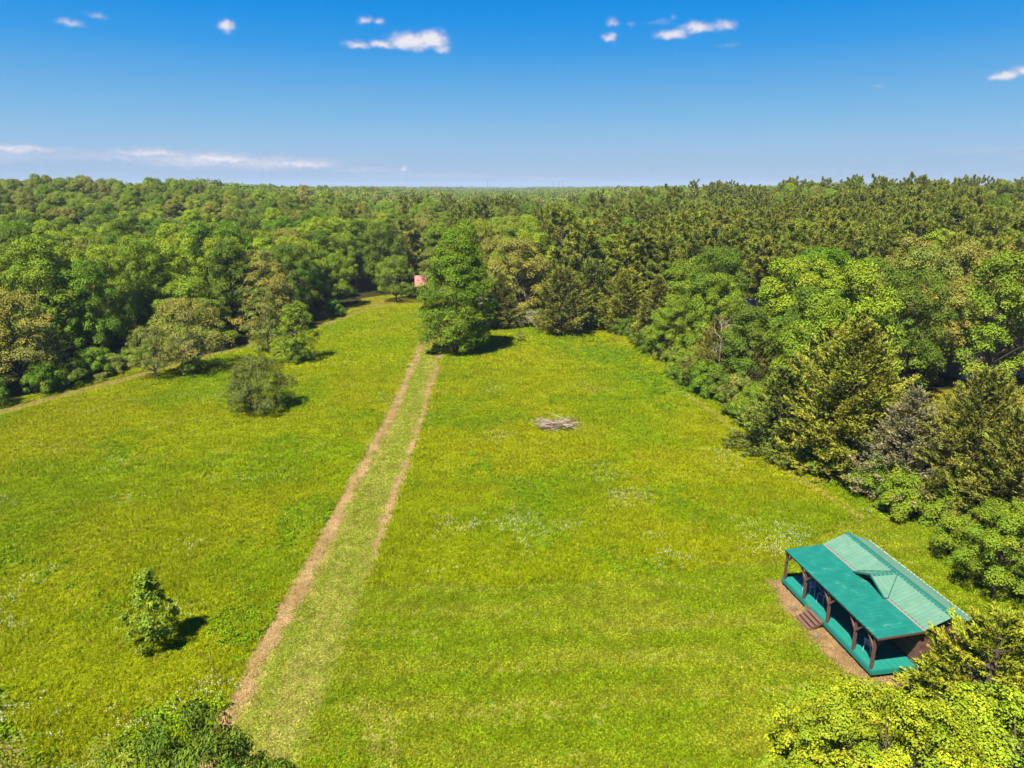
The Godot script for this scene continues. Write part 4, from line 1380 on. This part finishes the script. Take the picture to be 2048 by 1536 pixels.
func make_porch_things() -> void:
	chair(on_deck(0.85, 8.35), 1.2, "blue metal porch chair nearest the porch corner post", "")
	chair(on_deck(1.0, 7.55), 0.3, "blue metal porch chair by the second post, drawn up to the table", "")
	chair(on_deck(1.05, 6.75), -2.6, "blue metal porch chair between the table and the steps", "")
	chair(on_deck(0.95, 1.55), 2.0, "blue metal porch chair at the end of the porch away from the table", "")
	var o := thing("porch_table", on_deck(1.75, 7.6), 0.3)
	tag(o, "dark blue table on the porch among the metal chairs", "table")
	fresh()
	box(Vector3(0, 0.72, 0), Vector3(0.95, 0.035, 1.25))
	part("tabletop", done(false), M.chair_cloth, o)
	for q in [[-1, -1], [1, -1], [-1, 1], [1, 1]]:
		fresh()
		tube([Vector3(0.38 * q[0], 0.70, 0.52 * q[1]), Vector3(0.42 * q[0], 0.0, 0.56 * q[1])], [0.025, 0.025], 6)
		part("leg", done(false), M.chair_metal, o)
	# dry clumps beside the steps
	var spots := [[-0.55, 6.9, 0.75, 0.62, "withered", "dry tan bush beside the top of the porch steps"], [0.15, 6.35, 0.6, 0.95, "dull", "grey-green wispy plant leaning over the porch rim by the steps"], [-0.75, 3.9, 0.45, 0.45, "withered", "small dry tuft on the far side of the porch steps from the wispy plant"]]
	for s in spots:
		rng.seed = int(s[1] * 100.0)
		fresh()
		for k in 420:
			var d := (sph() + Vector3(0, 0.7, 0)).normalized()
			var p := Vector3(d.x * s[2], absf(d.y) * s[3], d.z * s[2]) * (0.3 + 0.7 * rng.randf())
			var v := rng.randf_range(0.7, 1.3)
			blade(p * 0.7, p + rv() * 0.06, rv().normalized() * 0.008, Color(v * 1.25, v, v * 1.1))
		var crown := done()
		for k in 14:
			var d := (sph() * 0.8 + Vector3(0, 1.0, 0)).normalized()
			tube([Vector3.ZERO, Vector3(d.x * s[2], absf(d.y) * s[3], d.z * s[2]) * 0.9], [0.012, 0.004], 4)
		var b := thing("dry_bush", CAB + Basis(Vector3.UP, deg_to_rad(CAB_TURN)) * cv(s[0] - 0.25, 0.0, s[1]))
		part("stem", done(), M.dead_wood, b)
		part("crown", crown, M[s[4]], b)
		tag(b, s[5], "bush")

# ------------------------------------------------------------------ other things
func make_brush_pile() -> void:
	var c := at(1115, 858)
	var o := thing("brush_pile", c)
	tag(o, "heap of grey dead branches lying in the meadow", "brush pile")
	rng.seed = 61
	for k in 34:
		fresh()
		var a := rng.randf_range(-0.5, 0.5) + (PI if rng.randf() < 0.5 else 0.0)
		var p := Vector3(rng.randf_range(-2.3, 2.0), rng.randf_range(0.1, 1.0), rng.randf_range(-1.0, 1.0))
		var d := Vector3(cos(a), rng.randf_range(-0.02, 0.45), sin(a) * 1.6).normalized()
		var ln := rng.randf_range(0.9, 2.2)
		var e := p + d * ln
		tube([p, p.lerp(e, 0.5) + rv() * 0.14, e], [0.07, 0.055, 0.025], 5)
		for q in 3:
			var s := p.lerp(e, rng.randf_range(0.35, 0.95))
			tube([s, s + (d + rv() * 0.9 + Vector3(0, 0.25, 0)).normalized() * rng.randf_range(0.3, 0.9)], [0.024, 0.008], 4)
		part("branch", done(false), M.dead_wood if k % 6 else M.red_wood, o)
	fresh()
	for k in 260:
		var p := Vector3(rng.randf_range(-2.4, 2.3), rng.randf_range(0.2, 1.25), rng.randf_range(-1.1, 1.1))
		tube([p, p + (rv() + Vector3(0, 0.3, 0)).normalized() * rng.randf_range(0.3, 0.8)], [0.012, 0.004], 3)
	var tw := part("twigs", done(false), M.dead_wood, o)
	tw.set_meta("kind", "stuff")
	fresh()
	tube([Vector3(1.2, 0.25, 0.1), Vector3(2.2, 0.12, 0.4), Vector3(3.1, 0.30, 0.2)], [0.10, 0.09, 0.05], 7)
	part("log", done(false), M.pale_bark, o)

func dead_tree(where: Vector3, d: Vector3, ln: float, rad: float, depth: int, sd: int, label: String, mat: Material) -> void:
	rng.seed = sd
	var o := thing("dead_tree", where)
	fresh()
	var e := d.normalized() * ln
	tube([Vector3(0, -0.2, 0), e * 0.5 + rv() * 0.2, e], [rad, rad * 0.75, rad * 0.3], 7)
	part("trunk", done(false), mat, o)
	fresh()
	for k in 9:
		fork(e * rng.randf_range(0.35, 1.0), (d.normalized() + rv() * 0.9).normalized(), ln * rng.randf_range(0.10, 0.2), rad * 0.4, depth)
	part("branches", done(false), mat, o)
	tag(o, label, "dead tree")

func make_dead_trees() -> void:
	dead_tree(at(1062, 648), Vector3(-0.22, 1, -0.05), 9.5, 0.20, 2, 5, "leaning bare pale trunk among the olive trees at the meadow end", M.pale_bark)
	var p := at(1522, 660)
	dead_tree(Vector3(56.0, gh(56.0, -146.0), -146.0), Vector3(0.05, 1, 0), 14.5, 0.28, 2, 8, "bare forked trunk rising behind the small white roof in the wood", M.pale_bark)
	dead_tree(Vector3(28.6, 0.0, -93.0), Vector3(0.04, 1.0, 0.06), 9.5, 0.13, 3, 9, "bleached dead tree with tangled branches in the cedar row", M.dead_wood)
	dead_tree(Vector3(27.9, 1.6, -30.4), Vector3(0.2, 0.8, 0.7), 3.6, 0.07, 3, 10, "dead reddish-brown branches sticking out of the feathery juniper", M.red_wood)

func plain_house(called: String, where: Vector3, turn: float, w: float, dp: float, wall_h: float, ridge: float, wall: Material, roof: Material, label: String, wins: int, door_mat: Material) -> void:
	var o := thing(called, where, turn)
	tag(o, label, "house" if w > 5.0 else "shed")
	var n := int(wall_h / 0.3)
	for k in n:
		fresh()
		box(Vector3(0, wall_h * (k + 0.5) / n, 0), Vector3(w - 0.03 * (k % 2), wall_h / n - 0.01, dp - 0.03 * (k % 2)))
		part("siding_course", done(false), wall, o)
	fresh()
	for sg in [-1.0, 1.0]:
		tri(Vector3(sg * w * 0.5, wall_h, -dp * 0.5), Vector3(sg * w * 0.5, wall_h, dp * 0.5), Vector3(sg * w * 0.5, ridge - 0.1, 0))
	part("gable_wall", done(false), wall, o)
	for sg in [-1.0, 1.0]:
		var a := Vector3(0, ridge, 0)
		var b := Vector3(0, wall_h - 0.15, sg * (dp * 0.5 + 0.45))
		var m := (a + b) * 0.5
		var dir := (b - a).normalized()
		fresh()
		box(m, Vector3(w + 0.9, 0.10, (b - a).length()), Basis(Vector3.RIGHT, dir.cross(Vector3.RIGHT).normalized(), dir))
		part("roof_slope", done(false), roof, o)
	for k in wins:
		var x := lerpf(-w * 0.38, w * 0.38, (k + 0.5) / wins) if wins > 1 else w * 0.2
		fresh()
		box(Vector3(x, wall_h * 0.58, dp * 0.5 + 0.02), Vector3(1.0, 1.2, 0.06))
		var wn := part("window", done(false), M.white, o)
		fresh()
		box(Vector3(x, wall_h * 0.58, dp * 0.5 + 0.055), Vector3(0.84, 1.04, 0.02))
		part("pane", done(false), M.glass, wn)
	fresh()
	box(Vector3(-w * 0.12, minf(1.02, wall_h * 0.46), dp * 0.5 + 0.025), Vector3(minf(0.95, w * 0.45), minf(2.0, wall_h * 0.88), 0.06))
	part("door", done(false), door_mat, o)

func make_buildings() -> void:
	var a := at(828, 592)
	plain_house("farmhouse", Vector3(a.x + 5.8, gh(a.x, a.z), a.z - 4.0), 0.12, 11.0, 7.0, 2.7, 5.0, M.brown_wall, M.red_roof, "house with a pinkish red roof behind the spreading yard tree", 3, M.white)
	var b := at(966, 616)
	plain_house("shed", Vector3(b.x, gh(b.x, b.z), b.z - 1.2), -0.2, 3.0, 2.4, 2.2, 2.8, M.timber, M.shingle, "little brown shed with a white door beyond the big dark-green tree", 0, M.white)
	var c := at(1995, 757)
	plain_house("farmhouse", Vector3(c.x + 1.0, gh(c.x, c.z), c.z - 4.0), 0.10, 15.0, 8.0, 2.7, 5.3, M.grey_wall, M.shingle, "grey house with a brown shingle roof shaded by trees", 4, M.white)
	plain_house("shed", Vector3(53.5, gh(53.5, -150.0), -150.0), 0.3, 4.6, 4.0, 3.2, 4.2, M.white, M.white, "white-roofed outbuilding glimpsed between trees in the wood", 0, M.timber)
	var e := ray(319, 436)
	var k := 250.0 / -e.z
	plain_house("farmhouse", Vector3(e.x * k, EYE_H + e.y * k - 7.5, -250.0), 0.2, 9.0, 7.0, 5.0, 8.5, M.grey_wall, M.flash, "house with a grey roof showing through the canopy on the hill", 2, M.white)

func make_masts() -> void:
	var d := 2300.0
	for m in [[975.0, 362.0, 1.6, "lone thin radio mast on the skyline"], [1107.0, 359.0, 1.1, "tallest thin radio mast of the three on the skyline"], [1118.0, 364.0, 1.1, "shortest radio mast, in the middle of the three on the skyline"], [1125.5, 360.0, 1.2, "radio mast at the end of the three, beside the shortest"]]:
		var r := ray(m[0], m[1])
		var k: float = d / -r.z
		var x := r.x * k
		var top := EYE_H + r.y * k
		var g := gh(x, -d)
		var o := thing("radio_mast", Vector3(x, g, -d))
		tag(o, m[3], "mast")
		var h := top - g
		var w: float = m[2]
		for q in 3:
			var a := TAU * q / 3.0
			fresh()
			tube([Vector3(cos(a) * w, -1, sin(a) * w), Vector3(cos(a) * w * 0.5, h, sin(a) * w * 0.5)], [0.22, 0.16], 5)
			part("leg", done(false), M.steel, o)
		fresh()
		for lv in int(h / 3.0):
			for q in 3:
				var f := lv * 3.0 / h
				var w0 := w * (1.0 - 0.5 * f)
				var a := TAU * q / 3.0
				tube([Vector3(cos(a) * w0, lv * 3.0, sin(a) * w0), Vector3(cos(a + TAU / 3.0) * w0, lv * 3.0 + 3.0, sin(a + TAU / 3.0) * w0)], [0.12, 0.12], 4)
		part("lattice", done(false), M.steel, o)
		fresh()
		box(Vector3(0, h - 3.0, 0), Vector3(2.0, 4.0, 2.0))
		if m[0] < 1000.0:
			part("antenna", done(false), M.steel, o)
		fresh()

func _ready() -> void:
	for n in [[n_big, 1, 0.006], [n_mid, 2, 0.045], [n_fine, 3, 0.03]]:
		n[0].seed = n[1]
		n[0].frequency = n[2]
		n[0].fractal_octaves = 4
	# camera, sky, sun, exposure
	var cam := Camera3D.new()
	cam.name = "camera"
	add_child(cam)
	cam.position = Vector3(0, EYE_H, 0)
	cam.rotation.x = -PITCH
	cam.fov = rad_to_deg(2.0 * atan(768.0 / F))
	cam.near = 0.5
	cam.far = 12000.0
	cam.current = true
	var env := Environment.new()
	env.background_mode = Environment.BG_SKY
	env.sky = make_sky()
	env.tonemap_mode = Environment.TONE_MAPPER_LINEAR
	env.tonemap_exposure = EXPO
	env.sdfgi_enabled = true
	env.ssao_enabled = true
	env.ssil_enabled = true
	env.fog_enabled = true
	env.fog_density = 0.00012
	env.fog_light_color = Color(0.74, 0.84, 0.95)
	var we := WorldEnvironment.new()
	we.name = "surroundings"
	we.environment = env
	add_child(we)
	var sun := DirectionalLight3D.new()
	sun.name = "sun"
	sun.light_energy = 1.6
	sun.light_color = Color(1.0, 0.96, 0.89)
	sun.light_angular_distance = 0.5
	sun.shadow_enabled = true
	add_child(sun)
	sun.look_at_from_position(Vector3.ZERO, Vector3(0.287, -0.853, -0.433), Vector3.UP)
	print("sky done ", Time.get_ticks_msec())
	make_materials()
	make_ground()
	print("ground done ", Time.get_ticks_msec())
	make_protos()
	print("protos done ", Time.get_ticks_msec())
	make_cabin()
	make_buildings()
	make_field_trees()
	make_near_plants()
	make_forest()
	print("forest done ", Time.get_ticks_msec())
	make_porch_things()
	make_brush_pile()
	make_dead_trees()
	make_masts()
	make_grass()
	print("grass done ", Time.get_ticks_msec())
